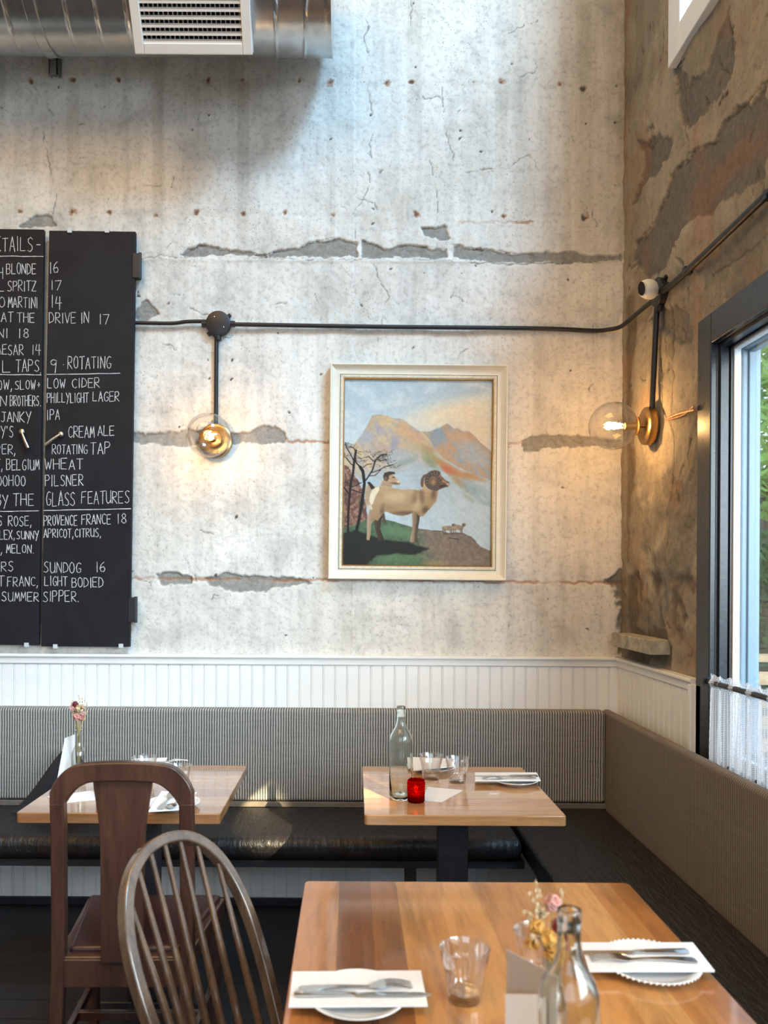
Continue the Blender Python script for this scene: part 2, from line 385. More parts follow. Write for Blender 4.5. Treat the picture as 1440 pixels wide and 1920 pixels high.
def back_fields(U, V):
    w1 = (fbm(U, V, 14, 3, 4)-.5); w2 = (fbm(U, V, 14, 11, 4)-.5); w3 = fbm(U, V, 60, 23, 3)-.5
    x = U+w1*.035; y = V+w2*.03
    pat = np.zeros_like(U)
    for p_ in patches: pat = np.maximum(pat, smooth(-.003, .004, sdf(x, y, p_)+w3*.016))
    # crumbled lower edge of the pour line
    line = wp([(250,486),(1168,490)])[0][1]
    cd = np.full(U.shape, .12)
    cx = U+(fbm(U, V, 40, 31, 3)-.5)*.02; cy = V+(fbm(U, V, 40, 37, 3)-.5)*.02
    for i, c in enumerate(cracks): cd = np.minimum(cd, seg_dist(cx, cy, c, lim=.03))
    cwid = .0009+.0032*fbm(U, V, 25, 41, 3)**1.5
    crk = 1-smooth(cwid*.5, cwid*1.7, cd)
    crk *= .75*smooth(.38, .58, fbm(U, V, 12, 47, 3))
    ru = np.zeros_like(U)
    for l in rust: ru = np.maximum(ru, (1-smooth(.002, .009, seg_dist(cx, cy, l)))*(.35+.65*smooth(.35, .6, fbm(U, V, 9, 53))))
    hole = np.zeros_like(U); rec = np.zeros_like(U)
    for k, (hx, hz) in enumerate(holes_rust):
        r = .008+.007*((k*37) % 10)/10; dd = np.hypot((cx-hx), (cy-hz)*1.05)
        ru = np.maximum(ru, (1-smooth(r*.8, r*1.35, dd+w3*.02))*.95); hole = np.maximum(hole, (1-smooth(r*.3, r*.8, dd+w3*.02))*.75)
    for k, (hx, hz) in enumerate(holes_dark):
        r = (.0058 if k < 6 else .003+.004*((k*13) % 7)/7)
        if k in (6, 7): r = .016
        hole = np.maximum(hole, 1-smooth(r*.6, r*1.1, np.hypot(cx-hx, cy-hz)+w3*.008*(k > 3)))
    # board and strap marks, stains, a wide darker band by the corner
    st = np.zeros_like(U)
    def band(px0, px1, py0, py1, a):
        x0, z1 = P(px0, py0, D)[0], P(px0, py0, D)[2]; x1, z0 = P(px1, py1, D)[0], P(px1, py1, D)[2]
        return a*smooth(x0-.006, x0+.006, U)*(1-smooth(x1-.006, x1+.006, U))*smooth(z0-.15, z0+.1, V)*(1-smooth(z1-.02, z1+.02, V))
    for b in ((125,148,150,330,.4),(286,305,150,430,.45),(446,466,150,430,.45),(612,628,165,470,.18),(765,790,0,250,.35),(928,950,150,420,.25),(1088,1108,0,470,.5),(1140,1160,0,470,.5),
              (1080,1180,0,480,.25),(775,795,500,600,.2),(1000,1012,640,1080,.25),(640,660,1095,1225,.2),(790,815,1095,1225,.2),(1005,1020,1095,1225,.35)):
        st = np.maximum(st, band(*b)*(.5+fbm(U, V, 5, 61)))
    for zl in (157, 235, 315, 402):
        st = np.maximum(st, .28*(1-smooth(.0, .02, np.abs(V-WZ(zl)+w1*.05)))*smooth(.42, .6, fbm(U, V, 6, 71)))
    # dark stain above the rail, darker strips up the corner
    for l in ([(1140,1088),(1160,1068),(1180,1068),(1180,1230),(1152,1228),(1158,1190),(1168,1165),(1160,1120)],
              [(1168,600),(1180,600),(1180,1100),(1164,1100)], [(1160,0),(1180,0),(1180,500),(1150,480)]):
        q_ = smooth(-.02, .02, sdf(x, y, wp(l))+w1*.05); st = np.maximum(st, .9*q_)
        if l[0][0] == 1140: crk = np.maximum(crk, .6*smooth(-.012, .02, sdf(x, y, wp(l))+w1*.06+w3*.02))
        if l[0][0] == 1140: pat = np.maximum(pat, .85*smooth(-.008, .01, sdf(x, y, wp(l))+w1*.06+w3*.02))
    fil = np.zeros_like(U)
    for c, r in (((604,316), .035), ((672,470), .02), ((842,478), .02)):
        c = wp([c])[0]; fil = np.maximum(fil, .8*(1-smooth(r*.5, r, np.hypot((cx-c[0])*1.0, (cy-c[1])*(2.2 if r > .03 else .7))+w1*.05)))
    ledge = 1-smooth(0, .015, np.abs(cy-(WZ(487)-.004)))
    disp = -.009*pat-.004*crk-.006*hole+(fbm(U, V, 2.2, 81)-.5)*.016+(fbm(U, V, 16, 83, 4)-.5)*.006*(1-pat)+.003*ledge-.003*ru+(w3*.004*pat)
    return disp, (pat, crk, np.clip(ru, 0, 1)), (np.clip(st, 0, 1), fil, hole)
us = np.concatenate([np.linspace(XL, -1.75, 40)[:-1], np.arange(-1.75, XR+.03, .0042)])
vs = np.concatenate([np.linspace(0, 1.05, 8)[:-1], np.arange(1.05, 4.2, .0042), np.linspace(4.205, CEIL, 8)])
grid_wall('wall_back', us, vs, lambda U, V, d: (U, D-d, V), back_fields, M_wall_back)

# right wall: plane of constant x with two window openings
def rp(lst): return [(RW(x, y, XR)[1], RW(x, y, XR)[2]) for x, y in lst]
WIN1 = (-2.6, 2.664, .86, 2.25); WIN2 = (-2.6, 2.92, 3.50, 6.5)
rpatches = [rp(l) for l in (
    [(1440,150),(1400,195),(1378,205),(1355,228),(1340,262),(1300,285),(1276,318),(1262,330),(1250,370),(1228,410),(1190,452),(1184,488),(1215,520),(1250,500),(1290,420),(1440,330)],
    [(1186,380),(1200,340),(1205,300),(1196,260),(1230,250),(1262,262),(1256,290),(1230,330)],
    [(1253,20),(1268,100),(1290,160),(1320,140),(1345,60),(1365,10),(1380,80),(1370,150),(1330,200),(1300,240),(1280,250),(1270,150)],
    [(1215,600),(1240,570),(1290,590),(1300,640),(1270,650),(1250,625)])]
rstain_strips = [rp(l) for l in (
    [(1176,1070),(1192,1076),(1188,1110),(1192,1160),(1188,1200),(1176,1200)],
    [(1218,1080),(1232,1074),(1251,1084),(1250,1104),(1226,1110)],
    [(1260,1082),(1285,1076),(1299,1084),(1298,1102),(1268,1108)],
    [(1266,1100),(1280,1100),(1277,1200),(1268,1190)],
    [(1174,1180),(1200,1170),(1250,1186),(1262,1215),(1262,1252),(1176,1240)],
    [(1190,1095),(1200,1098),(1201,1140),(1196,1150)],[(1231,1130),(1240,1122),(1243,1170),(1236,1172)],
    [(1174,560),(1190,540),(1184,1060),(1174,1060)])]  # last outline: darker strip up the corner
rcracks = [rp(l) for l in (
    [(1278,100),(1281,170),(1284,250),(1288,280)],[(1440,140),(1400,195),(1355,228),(1340,262),(1290,290),(1262,325),(1250,370),(1225,412),(1190,456)],
    [(1258,560),(1262,700),(1258,780),(1264,860),(1262,900),(1254,960),(1253,1060)],[(1240,700),(1238,760),(1262,810),(1268,900),(1275,940)],
    [(1440,440),(1400,475),(1370,490),(1330,520)],[(1296,820),(1290,860),(1302,890)],[(1236,620),(1240,760)],[(1210,1090),(1208,1180)],
    [(1215,50),(1232,45),(1228,80)],[(1210,278),(1224,277)],[(1345,110),(1362,140)],[(1262,600),(1248,630),(1252,700)])]
for _ in range(50):
    rcracks.append(wander(rng.uniform(2.0, 3.6), rng.uniform(1.2, 4.1), rng.randint(2, 9), rng.uniform(.006, .02), rng.choice([0, math.pi/2, math.pi/2, .9]), 1.1))
rholes = [rp([c])[0] for c in ((1356,184),(1362,178),(1350,196),(1180,540),(1284,110),(1288,300),(1222,50))]
def right_fields(U, V):
    w1 = (fbm(U, V, 9, 103, 4)-.5); w2 = (fbm(U, V, 9, 111, 4)-.5); w3 = fbm(U, V, 50, 123, 3)-.5
    x = U+w1*.09; y = V+w2*.06
    pat = np.zeros_like(U)
    for p_ in rpatches: pat = np.maximum(pat, smooth(-.004, .006, sdf(x, y, p_)+w3*.03))
    pat = np.maximum(pat, .5*smooth(.58, .62, fbm(U, V, 2.4, 131, 6))*(V < 2.6))
    cx = U+(fbm(U, V, 30, 141, 3)-.5)*.03; cy = V+(fbm(U, V, 30, 147, 3)-.5)*.03
    cd = np.full(U.shape, .12)
    for c in rcracks: cd = np.minimum(cd, seg_dist(cx, cy, c, lim=.03))
    cw = .001+.006*fbm(U, V, 15, 151, 3); crk = .8-.8*smooth(cw*.5, cw*1.6, cd)
    st = np.zeros_like(U)
    for k_, l in enumerate(rstain_strips):
        st = np.maximum(st, smooth(-.02, .03, sdf(x, y, l)+w1*.06))
        if k_ < 7: crk = np.maximum(crk, .62*smooth(-.02, .03, sdf(x, y, l)+w1*.08+w3*.02)*(.7+.6*fbm(U, V, 14, 166)))
        if k_ < 7: pat = np.maximum(pat, .6*smooth(-.02, .03, sdf(x, y, l)+w1*.08+w3*.02))
    st = np.maximum(st, .5*smooth(.5, .7, fbm(U, V, 3.3, 161, 5)))
    st = np.maximum(st, .9*(1-smooth(.0, .05, np.abs(V-(WZ(1090)))+w1*.06))*smooth(.5, .6, fbm(U, V, 4, 163)))
    ru = np.zeros_like(U)+.35*smooth(.55, .75, fbm(U, V, 5, 171, 4))
    hole = np.zeros_like(U)
    for hx, hz in rholes: hole = np.maximum(hole, 1-smooth(.006, .012, np.hypot(cx-hx, cy-hz)))
    disp = -.009*pat-.006*crk-.006*hole+(fbm(U, V, 2.6, 181)-.5)*.05*smooth(0, .3, D-U)+(fbm(U, V, 12, 183, 4)-.5)*.016
    edge = smooth(2.70, 2.86, U); disp = disp*edge+(1-edge)*np.clip(disp, -.02, .0)
    fil = .25*smooth(.55, .7, fbm(U, V, 1.7, 191, 5))
    return disp, (pat, crk, ru), (np.clip(st, 0, 1), fil*0, hole)
us = np.concatenate([np.linspace(YR, WIN1[0], 3)[:-1], np.linspace(WIN1[0], 1.9, 60)[:-1], np.arange(1.9, WIN1[1], .0065), [WIN1[1]], np.arange(WIN1[1]+.006, WIN2[1]-.004, .0065), [WIN2[1]], np.arange(WIN2[1]+.006, D+.02, .0065)])
vs = np.concatenate([np.linspace(0, WIN1[2], 6)[:-1], np.arange(WIN1[2], WIN1[3]-.004, .0075), [WIN1[3]], np.arange(WIN1[3]+.006, WIN2[2]-.004, .0065), [WIN2[2]], np.arange(WIN2[2]+.006, WIN2[3]-.004, .02), [WIN2[3]], np.linspace(WIN2[3]+.02, CEIL, 6)])
grid_wall('wall_right', us, vs, lambda U, V, d: (XR-d, U, V), right_fields, M_wall_right, hole=[WIN1, WIN2])

# ------------------------------------------------------------------ other room surfaces
M_white = plain('white_paint', (.80, .81, .80), .38, nscale=8, var=.03, bump=.03)
M_room = plain('far_room_paint', (.44, .37, .28), .8, nscale=3, var=.1)
M_ceil = plain('ceiling_paint', (.62, .56, .46), .8, nscale=3, var=.06)
M_black = plain('black_paint', (.018, .020, .026), .38, nscale=20, var=.3, bump=.05)
M_blackmetal = plain('black_metal', (.022, .022, .026), .42, nscale=40, var=.2)
n = N('dark_floor_boards'); p = n.pos(); s = n.sep(p)
pl = n.n('ShaderNodeTexBrick'); n.set(pl.inputs['Vector'], p); pl.inputs['Scale'].default_value = 1
pl.inputs['Brick Width'].default_value = 1.4; pl.inputs['Row Height'].default_value = .12; pl.inputs['Mortar Size'].default_value = .003
pl.inputs['Color1'].default_value = (.024, .024, .028, 1); pl.inputs['Color2'].default_value = (.014, .015, .018, 1); pl.inputs['Mortar'].default_value = (.004, .004, .004, 1)
M_floor = n.bsdf(pl.outputs[0], .55, normal=n.bump(n.noise(p, 40, 4), .1, .003))
struct(M().box(XL-.2, XR+.2, YR-.2, D+.2, -.12, 0).build('floor', M_floor, smooth=False))
struct(M().box(XL-.2, XR+.2, YR-.2, D+.2, CEIL, CEIL+.12).build('ceiling', M_ceil, smooth=False))
struct(M().box(XL-.15, XL, YR, D, 0, CEIL).build('wall_left', M_room, smooth=False))
m = M()   # rear wall with the opening the rear daylight comes through
m.box(XL, -2.5, YR-.15, YR, 0, CEIL).box(1.2, XR+.2, YR-.15, YR, 0, CEIL).box(-2.5, 1.2, YR-.15, YR, 0, 1.3).box(-2.5, 1.2, YR-.15, YR, 3.7, CEIL)
struct(m.build('wall_rear', M_room, smooth=False))

# beadboard: a grooved sheet; profile along u
def bead(u0, u1, pitch=.0532, g=.005):
    out = []; u = u0
    while u < u1:
        e = min(u+pitch, u1)
        out += [(u, 0), (u+.0015, g), (u+.0040, g), (u+.0055, 0), (u+.008, 0), (u+.0095, g*.6), (u+.011, 0)]
        u = e
    out = [q for q in out if q[0] < u1]+[(u1, 0)]
    return out
def beadboard(name, u0, u1, z0, z1, face, axis):
    pr = bead(u0, u1); vs = []; fs = []
    for z in (z0, z1):
        for (u, g) in pr: vs.append((u, face+g, z) if axis == 'x' else (face+g, u, z))
    k = len(pr)
    fs = [(i, i+1, k+i+1, k+i) for i in range(k-1)]
    m = M().add(vs, fs)
    if axis == 'x': m.box(u0, u1, face+g_th, D+.01, z0, z1)
    else: m.box(face+g_th, XR+.01, u0, u1, z0, z1)
    return struct(m.build(name, M_white, smooth=False))
g_th = .0055
RAIL = 1.118
beadboard('trim_1', XL, XR, .0, RAIL-.02, D-.022, 'x')
beadboard('trim_2', 2.72, D-.02, .0, RAIL-.02, XR-.022, 'y')
def cap(pr, name, a, b, axis):     # pr: (out from wall, z)
    m = M(); vs = []
    for u in (a, b):
        for (o, z) in pr: vs.append((u, D-o, z) if axis == 'x' else (XR-o, u, z))
    k = len(pr); m.add(vs, [(i, (i+1) % k, k+(i+1) % k, k+i) for i in range(k)]+[tuple(range(k)), tuple(range(2*k-1, k-1, -1))])
    return struct(m.build(name, M_white, angle=30))
rail = [(0, RAIL), (.034, RAIL), (.038, RAIL-.003), (.038, RAIL-.010), (.032, RAIL-.016), (.029, RAIL-.022), (.029, RAIL-.040), (.025, RAIL-.045), (.0, RAIL-.045)]
cap(rail, 'trim_3', XL, XR-.01, 'x'); cap(rail, 'trim_4', 2.775, D-.01, 'y')
struct(M().box(XR-.04, XR-.012, 2.767, 2.792, .0, RAIL-.018).build('trim_5', M_white, bevel=.004))
struct(M().box(XL, XR-.02, D-.036, D-.02, 0, .035).build('baseboard_back', M_black, bevel=.003))

# ------------------------------------------------------------------ street window
M_frame_blue = plain('dark_window_paint', (.014, .018, .025), .30, nscale=60, var=.2, bump=.12)
M_frame_slate = plain('slate_blue_frame_paint', (.20, .27, .33), .4, nscale=20, var=.05)
M_frame_white = plain('white_window_frame', (.80, .82, .84), .35, nscale=20, var=.03)
M_pane = thin_glass('window_glass', (.97, .99, .98), .04)
def empty_struct(name, loc=(0,0,0)):
    o = bpy.data.objects.new(name, None); col.objects.link(o); o.location = loc; o.empty_display_size = .05; return struct(o)
def rect_ring(m, x0, x1, ya, yb, za, zb, w):     # a frame in the plane of the right wall, outer size ya..yb x za..zb, member width w
    m.box(x0, x1, ya, ya+w, za, zb).box(x0, x1, yb-w, yb, za, zb).box(x0, x1, ya+w, yb-w, zb-w, zb).box(x0, x1, ya+w, yb-w, za, za+w); return m
w1 = empty_struct('window_1')
ya, yb, za, zb = WIN1
rect_ring(M(), XR-.022, XR+.003, ya-.103, yb+.103, za-.09, zb+.103, .103).build('window_casing', M_frame_blue, w1, bevel=.004)
rect_ring(M(), XR-.004, XR+.130, ya-.02, yb+.02, za-.02, zb+.02, .022).build('window_jamb', M_black, w1, bevel=.002)
rect_ring(M(), 1.217, 1.246, ya, yb, za, zb, .014).build('window_stop', M_frame_blue, w1, bevel=.002)
rect_ring(M(), 1.249, 1.256, ya, yb, za, zb, .020).build('window_gasket', M_black, w1)
rect_ring(M(), 1.257, 1.280, ya, yb, za, zb, .026).build('window_sash', M_frame_white, w1, bevel=.002)
rect_ring(M(), 1.281, 1.344, ya, yb, za, zb, .030).build('window_frame', M_frame_slate, w1, bevel=.006)
rect_ring(M(), 1.300, 1.325, ya, yb, za, zb, .038).build('window_bead', M_frame_slate, w1, bevel=.004)
for yy in (.95, -.80): M().box(1.257, 1.372, yy-.03, yy+.03, za, zb).build('window_mullion', M_frame_slate, w1, bevel=.004)
M().box(1.268, 1.272, ya+.02, yb-.02, za+.02, zb-.02).build('window_pane', M_pane, w1, smooth=False)
w2 = empty_struct('window_2'); ya, yb, za, zb = WIN2
rect_ring(M(), XR-.03, XR+.003, ya-.10, yb+.105, za-.105, zb+.10, .105).build('window_casing', M_frame_white, w2, bevel=.004)
rect_ring(M(), XR-.005, XR+.19, ya-.02, yb+.02, za-.02, zb+.02, .022).build('window_jamb', M_frame_white, w2, bevel=.002)
rect_ring(M(), 1.30, 1.34, ya, yb, za, zb, .035).build('window_sash', M_frame_white, w2, bevel=.003)
M().box(1.318, 1.322, ya+.02, yb-.02, za+.02, zb-.02).build('window_pane', M_pane, w2, smooth=False)
# ------------------------------------------------------------------ banquette benches
n = N('ribbed_bench_fabric'); p = n.pos(); s = n.sep(p)
rib = n.math('SINE', n.math('MULTIPLY', n.math('ADD', s[0], n.math('MULTIPLY', n.noise(p, 25, 2), .004)), 2*math.pi/.0112))
hz = n.n('ShaderNodeMapping'); n.set(hz.inputs[0], p); hz.inputs['Scale'].default_value = (6, 6, 190)
hn = n.noise(hz.outputs[0], 2.2, 4, .7); vz = n.n('ShaderNodeMapping'); n.set(vz.inputs[0], p); vz.inputs['Scale'].default_value = (150, 20, 2)
vn = n.noise(vz.outputs[0], 1.5, 3, .6)
f = n.math('MULTIPLY_ADD', rib, .5, .5); f = n.math('ADD', f, n.math('MULTIPLY_ADD', hn, .9, -.45)); f = n.math('ADD', f, n.math('MULTIPLY_ADD', vn, .5, -.25))
M_fabric = n.bsdf(n.ramp(f, [(.15, (.075, .082, .09)), (.5, (.20, .195, .185)), (.8, (.44, .41, .36))]), .9, normal=n.bump(f, .35, .002), spec=.15)
n = N('taupe_bench_fabric'); p = n.pos(); s = n.sep(p)
rib = n.math('SINE', n.math('MULTIPLY', s[1], 2*math.pi/.0112))
hz = n.n('ShaderNodeMapping'); n.set(hz.inputs[0], p); hz.inputs['Scale'].default_value = (6, 6, 190)
f = n.math('ADD', n.math('MULTIPLY_ADD', rib, .4, .5), n.math('MULTIPLY_ADD', n.noise(hz.outputs[0], 2, 4, .7), .9, -.45))
M_fabric2 = n.bsdf(n.ramp(f, [(.1, (.115, .10, .09)), (.5, (.185, .16, .14)), (.9, (.28, .245, .215))]), .9, normal=n.bump(f, .3, .002), spec=.15)
n = N('black_bench_leather'); p = n.pos(); s = n.sep(p)
cr = n.n('ShaderNodeMapping'); n.set(cr.inputs[0], p); cr.inputs['Scale'].default_value = (26, 5, 5)
wr_ = n.noise(cr.outputs[0], 1.6, 5, .6, 1.0); fn = n.noise(p, 60, 4)
h = n.math('ADD', wr_, n.math('MULTIPLY', fn, .2))
M_leather = n.bsdf(n.mix(fn, (.008, .0075, .008), (.017, .014, .014)), n.math('MULTIPLY_ADD', fn, .14, .32), normal=n.bump(h, .9, .012))
M_bench_frame = plain('dark_bench_frame', (.015, .015, .018), .6)  # one dark colour for bench frame, legs and kick board
def rounded(x0, x1, y0, y1, z0, z1): return M().box(x0, x1, y0, y1, z0, z1)
BX = XR-.022; BACK = 3.50; FRONT = 3.055; RX = 1.115; RF = .672; SEAT = .468; TOP = .887
b = thing('banquette_bench', 'long black leather bench with ribbed grey fabric backrest along the back wall', 'bench', (-1.4, 3.3, 0))
ox, oy = -1.4, 3.3
def lb(x0, x1, y0, y1, z0, z1): return M().box(x0-ox, x1-ox, y0-oy, y1-oy, z0, z1)
lb(-4.3, RF-.01, FRONT, BACK-.004, .372, SEAT).build('seat', M_leather, b, bevel=.042, seg=5)
lb(-4.3, RX, BACK, D-.026, SEAT+.018, TOP).build('backrest', M_fabric, b, bevel=.014, seg=3)
lb(-4.3, RX, BACK-.006, BACK+.04, SEAT-.006, SEAT+.016).build('ledge_strip', plain('ledge_paint', (.16, .14, .115), .4), b, bevel=.002)
lb(-4.3, RF, FRONT+.03, BACK, .345, .372).build('seat_frame', M_bench_frame, b)
for x in (-4.2, -2.8, -1.14, .235): lb(x-.022, x+.022, FRONT+.05, FRONT+.094, 0, .346).build('leg', M_bench_frame, b, bevel=.002)
b = thing('banquette_bench', 'black leather bench with plain taupe fabric backrest under the street window', 'bench', (.9, 1.6, 0))
ox, oy = .9, 1.6
lb(RF, RX-.004, -.9, BACK-.004, .372, SEAT).build('seat', M_leather, b, bevel=.022, seg=4)
lb(RX, XR-.058, -.9, D-.03, SEAT-.03, TOP+.002).build('backrest', M_fabric2, b, bevel=.026, seg=4)
lb(RF+.03, RX, -.9, FRONT+.04, .345, .372).build('seat_frame', M_bench_frame, b)
lb(RF+.04, RF+.06, -.9, FRONT, 0, .345).build('kick_board', M_bench_frame, b)
# black mound added on the bench in the outline of a shadow-like dark shape
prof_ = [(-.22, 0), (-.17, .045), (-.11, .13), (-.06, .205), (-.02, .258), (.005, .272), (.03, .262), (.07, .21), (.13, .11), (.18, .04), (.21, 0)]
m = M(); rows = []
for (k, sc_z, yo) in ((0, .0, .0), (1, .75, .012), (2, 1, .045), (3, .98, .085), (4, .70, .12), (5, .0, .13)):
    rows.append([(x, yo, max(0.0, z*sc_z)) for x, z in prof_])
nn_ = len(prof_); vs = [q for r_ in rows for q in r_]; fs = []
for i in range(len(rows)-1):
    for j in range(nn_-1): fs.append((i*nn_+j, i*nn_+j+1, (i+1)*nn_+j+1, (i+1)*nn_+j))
m.add(vs, fs); c = m.build('added_mound', plain('added_mound_black', (.014, .014, .017), .8, nscale=60, bump=.2), subsurf=2)
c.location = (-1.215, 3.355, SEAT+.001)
tag(c, 'black mound added for a shadow-like dark shape at the grey backrest behind the far left table', 'added_mound')

# ------------------------------------------------------------------ tables
def bands(lo, hi, lst): return [(lo, hi), None, lst]
def prep(lst):
    lo, hi = lst[0]; st = lst[1]; return [(lo, hi), None, st]
cherry = [(0, (.37, .17, .070)), (.14, (.47, .24, .10)), (.30, (.31, .13, .050)), (.45, (.43, .21, .085)), (.60, (.53, .29, .13)), (.74, (.39, .18, .072)), (.88, (.50, .26, .11))]
cherry2 = [(0, (.52, .27, .11)), (.16, (.45, .21, .08)), (.30, (.56, .32, .14)), (.46, (.47, .24, .10)), (.62, (.42, .19, .07)), (.76, (.50, .27, .11)), (.90, (.58, .33, .14))]
cherry3 = [(0, (.44, .17, .045)), (.107, (.17, .055, .014)), (.20, (.25, .088, .022)), (.28, (.48, .21, .055)), (.40, (.56, .26, .075)), (.52, (.47, .20, .055)), (.64, (.55, .25, .075)), (.76, (.60, .30, .10)), (.86, (.48, .20, .055)), (.93, (.40, .15, .04))]
M_t1 = wood('cherry_table_left', None, 'x', grain=(1.2, 10, 10), rough=.16, bands=[(-.32, .32), None, cherry], coat=.8)
M_t2 = wood('maple_table_right', None, 'x', grain=(1.2, 10, 10), rough=.16, bands=[(-.32, .32), None, cherry2], coat=.8)
M_t3 = wood('varnished_table_front', None, 'y', grain=(7, .9, 7), rough=.17, bands=[(-.38, .38), None, cherry3], coat=.6, gcol=.42)
TZ = .75
def table(label, cx, cy, wx, wy, mat, colw=.1, th=.032):
    t = thing('dining_table', label, 'table', (cx, cy, 0), group=None)
    m = M(); r = .012; x, y = wx/2, wy/2
    o = []
    for (sx, sy, a0) in ((1, 1, 0), (-1, 1, 90), (-1, -1, 180), (1, -1, 270)):
        for k in range(5):
            a = R(a0+22.5*k); o.append((sx*(x-r)+r*math.cos(a), sy*(y-r)+r*math.sin(a)))
    m.prism(o, TZ-th, TZ); m.build('tabletop', mat, t, bevel=.0035, angle=40)
    m = M().box(-colw/2, colw/2, -.035, .035, .04, TZ-th-.012); m.build('column', M_blackmetal, t, bevel=.004)
    M().box(-wx*.32, wx*.32, -.04, .04, TZ-th-.014, TZ-th).box(-.04, .04, -wy*.32, wy*.32, TZ-th-.014, TZ-th).build('mounting_plate', M_blackmetal, t)
    M().box(-wx*.36, wx*.36, -.035, .035, 0, .035).box(-.035, .035, -wy*.38, wy*.38, 0, .035).build('base', M_blackmetal, t, bevel=.006)
    return t
table('square wooden pedestal table at left, behind the splat-back chair', -.698, 2.716, .613, .635, M_t1)
table('square pale wooden pedestal table before the back bench, right of centre', .345, 2.716, .607, .635, M_t2)
table('large glossy orange-brown wooden table nearest the camera', .272, 1.25, .756, 1.24, M_t3)

# ------------------------------------------------------------------ splat-back chair
M_chair1 = wood('dark_red_brown_chair_wood', ((.048, .018, .011), (.085, .034, .019)), grain=(12, 12, 1.5), rough=.34, coat=.25)
M_seat1 = plain('oxblood_leather', (.045, .013, .012), .36, nscale=30, var=.25)
ch = thing('dining_chair', 'dark reddish wooden chair with arched top and wide vase splat, leather seat', 'chair', (-.602, 2.13, 0), rz=R(1))
def stile(sx):
    m = M(); pts = []
    prof = [(0, -.045, .02), (.20, -.02, .0), (.45, .0, .0), (.62, -.005, .0), (.80, -.012, .0), (.885, -.018, .0)]
    for (z, y, dx) in prof: pts.append((sx*(.171+.0*dx), y, z))
    return m.tube(pts, (.0175, .017), 10, flat=(1, 0, 0))
def taper_bar(pts, w, d, flat=(1, 0, 0)):      # rectangular section bar with rounded edges
    m = M(); P_ = [Vector(q) for q in pts]; vs = []; fs = []
    for i, q in enumerate(P_):
        t = (P_[min(i+1, len(P_)-1)]-P_[max(i-1, 0)]).normalized(); a = Vector(flat); a = (a-t*a.dot(t)).normalized(); b_ = t.cross(a)
        ww = w[i] if isinstance(w, list) else w; dd = d[i] if isinstance(d, list) else d
        for (u, v) in ((-1, -1), (1, -1), (1, 1), (-1, 1)): vs.append(q+a*u*ww/2+b_*v*dd/2)
    for i in range(len(P_)-1):
        for k in range(4):
            l = (k+1) % 4; fs.append((i*4+k, i*4+l, i*4+4+l, i*4+4+k))
    fs += [(3, 2, 1, 0), tuple(len(vs)-4+k for k in range(4))]
    return m.add(vs, fs)
for sx in (-1, 1):
    taper_bar([(sx*.170, -.05, 0), (sx*.170, -.02, .2), (sx*.170, 0, .44), (sx*.1695, -.004, .62), (sx*.1688, -.012, .80), (sx*.16875, -.020, .866)], [.030, .034, .036, .036, .037, .0375], .033).build('back_post', M_chair1, ch, bevel=.005, seg=3)
# arched crest rail: outline in x,z extruded in y
def crest():
    n_ = 28; outer = []; inner = []
    for i in range(n_+1):
        t = -1+2*i/n_
        s_ = 1 if t >= 0 else -1; q = abs(t)
        zo = .972-.018*q**2-.062*max(0, (q-.55)/.45)**2.6
        outer.append((s_*min(q*.190, .1875), zo))
    outer = [(-.1875, .86)]+outer+[(.1875, .86)]
    inner = []
    for i in range(n_+1):
        t = 1-2*i/n_; s_ = 1 if t >= 0 else -1; q = abs(t)
        zi = .922-.012*q**2-.050*max(0, (q-.5)/.5)**2.2
        inner.append((s_*q*.150, zi))
    inner = [(.150, .86)]+inner+[(-.150, .86)]
    return outer+inner
m = M(); m.prism(crest(), -.036, -.004, 'Y'); m.build('crest_rail', M_chair1, ch, bevel=.005, seg=3)
sp = [(.078, .925), (.076, .90), (.068, .85), (.061, .80), (.058, .74), (.057, .66), (.056, .58), (.055, .50), (.056, .44)]
m = M(); m.prism([(a, z) for a, z in sp]+[(-a, z) for a, z in reversed(sp)], -.022, -.008, 'Y')
m.build('splat', M_chair1, ch, bevel=.002)
m = M(); m.prism([(-.175, -.01), (.175, -.01), (.215, .385), (-.215, .385)], .400, .452)
m.build('seat_frame', M_chair1, ch, bevel=.006)
m = M(); m.prism([(-.150, .015), (.150, .015), (.205, .375), (-.205, .375)], .440, .468); m.build('seat_cushion', M_seat1, ch, bevel=.012, seg=4)
for sx in (-1, 1): taper_bar([(sx*.19, .36, .41), (sx*.185, .36, 0)], [.042, .028], [.042, .028]).build('front_leg', M_chair1, ch, bevel=.004)
for sx in (-1, 1): taper_bar([(sx*.170, -.01, .20), (sx*.188, .36, .20)], .018, .026, flat=(1, 0, 0)).build('side_stretcher', M_chair1, ch, bevel=.003)
taper_bar([(-.179, .17, .2), (.179, .17, .2)], .018, .026, flat=(0, 1, 0)).build('cross_stretcher', M_chair1, ch, bevel=.003)
taper_bar([(-.165, -.004, .408), (.165, -.004, .408)], .02, .075, flat=(0, 1, 0)).build('rear_rail', M_chair1, ch, bevel=.003)

# ------------------------------------------------------------------ hoop-back spindle chair
M_chair2 = wood('worn_brown_windsor_wood', ((.09, .055, .034), (.16, .102, .066)), grain=(10, 10, 2), rough=.26, coat=1)
M_spind = wood('spindle_wood', ((.085, .042, .020), (.15, .078, .036)), grain=(10, 10, 2), rough=.28, coat=.8)
TH = R(57)
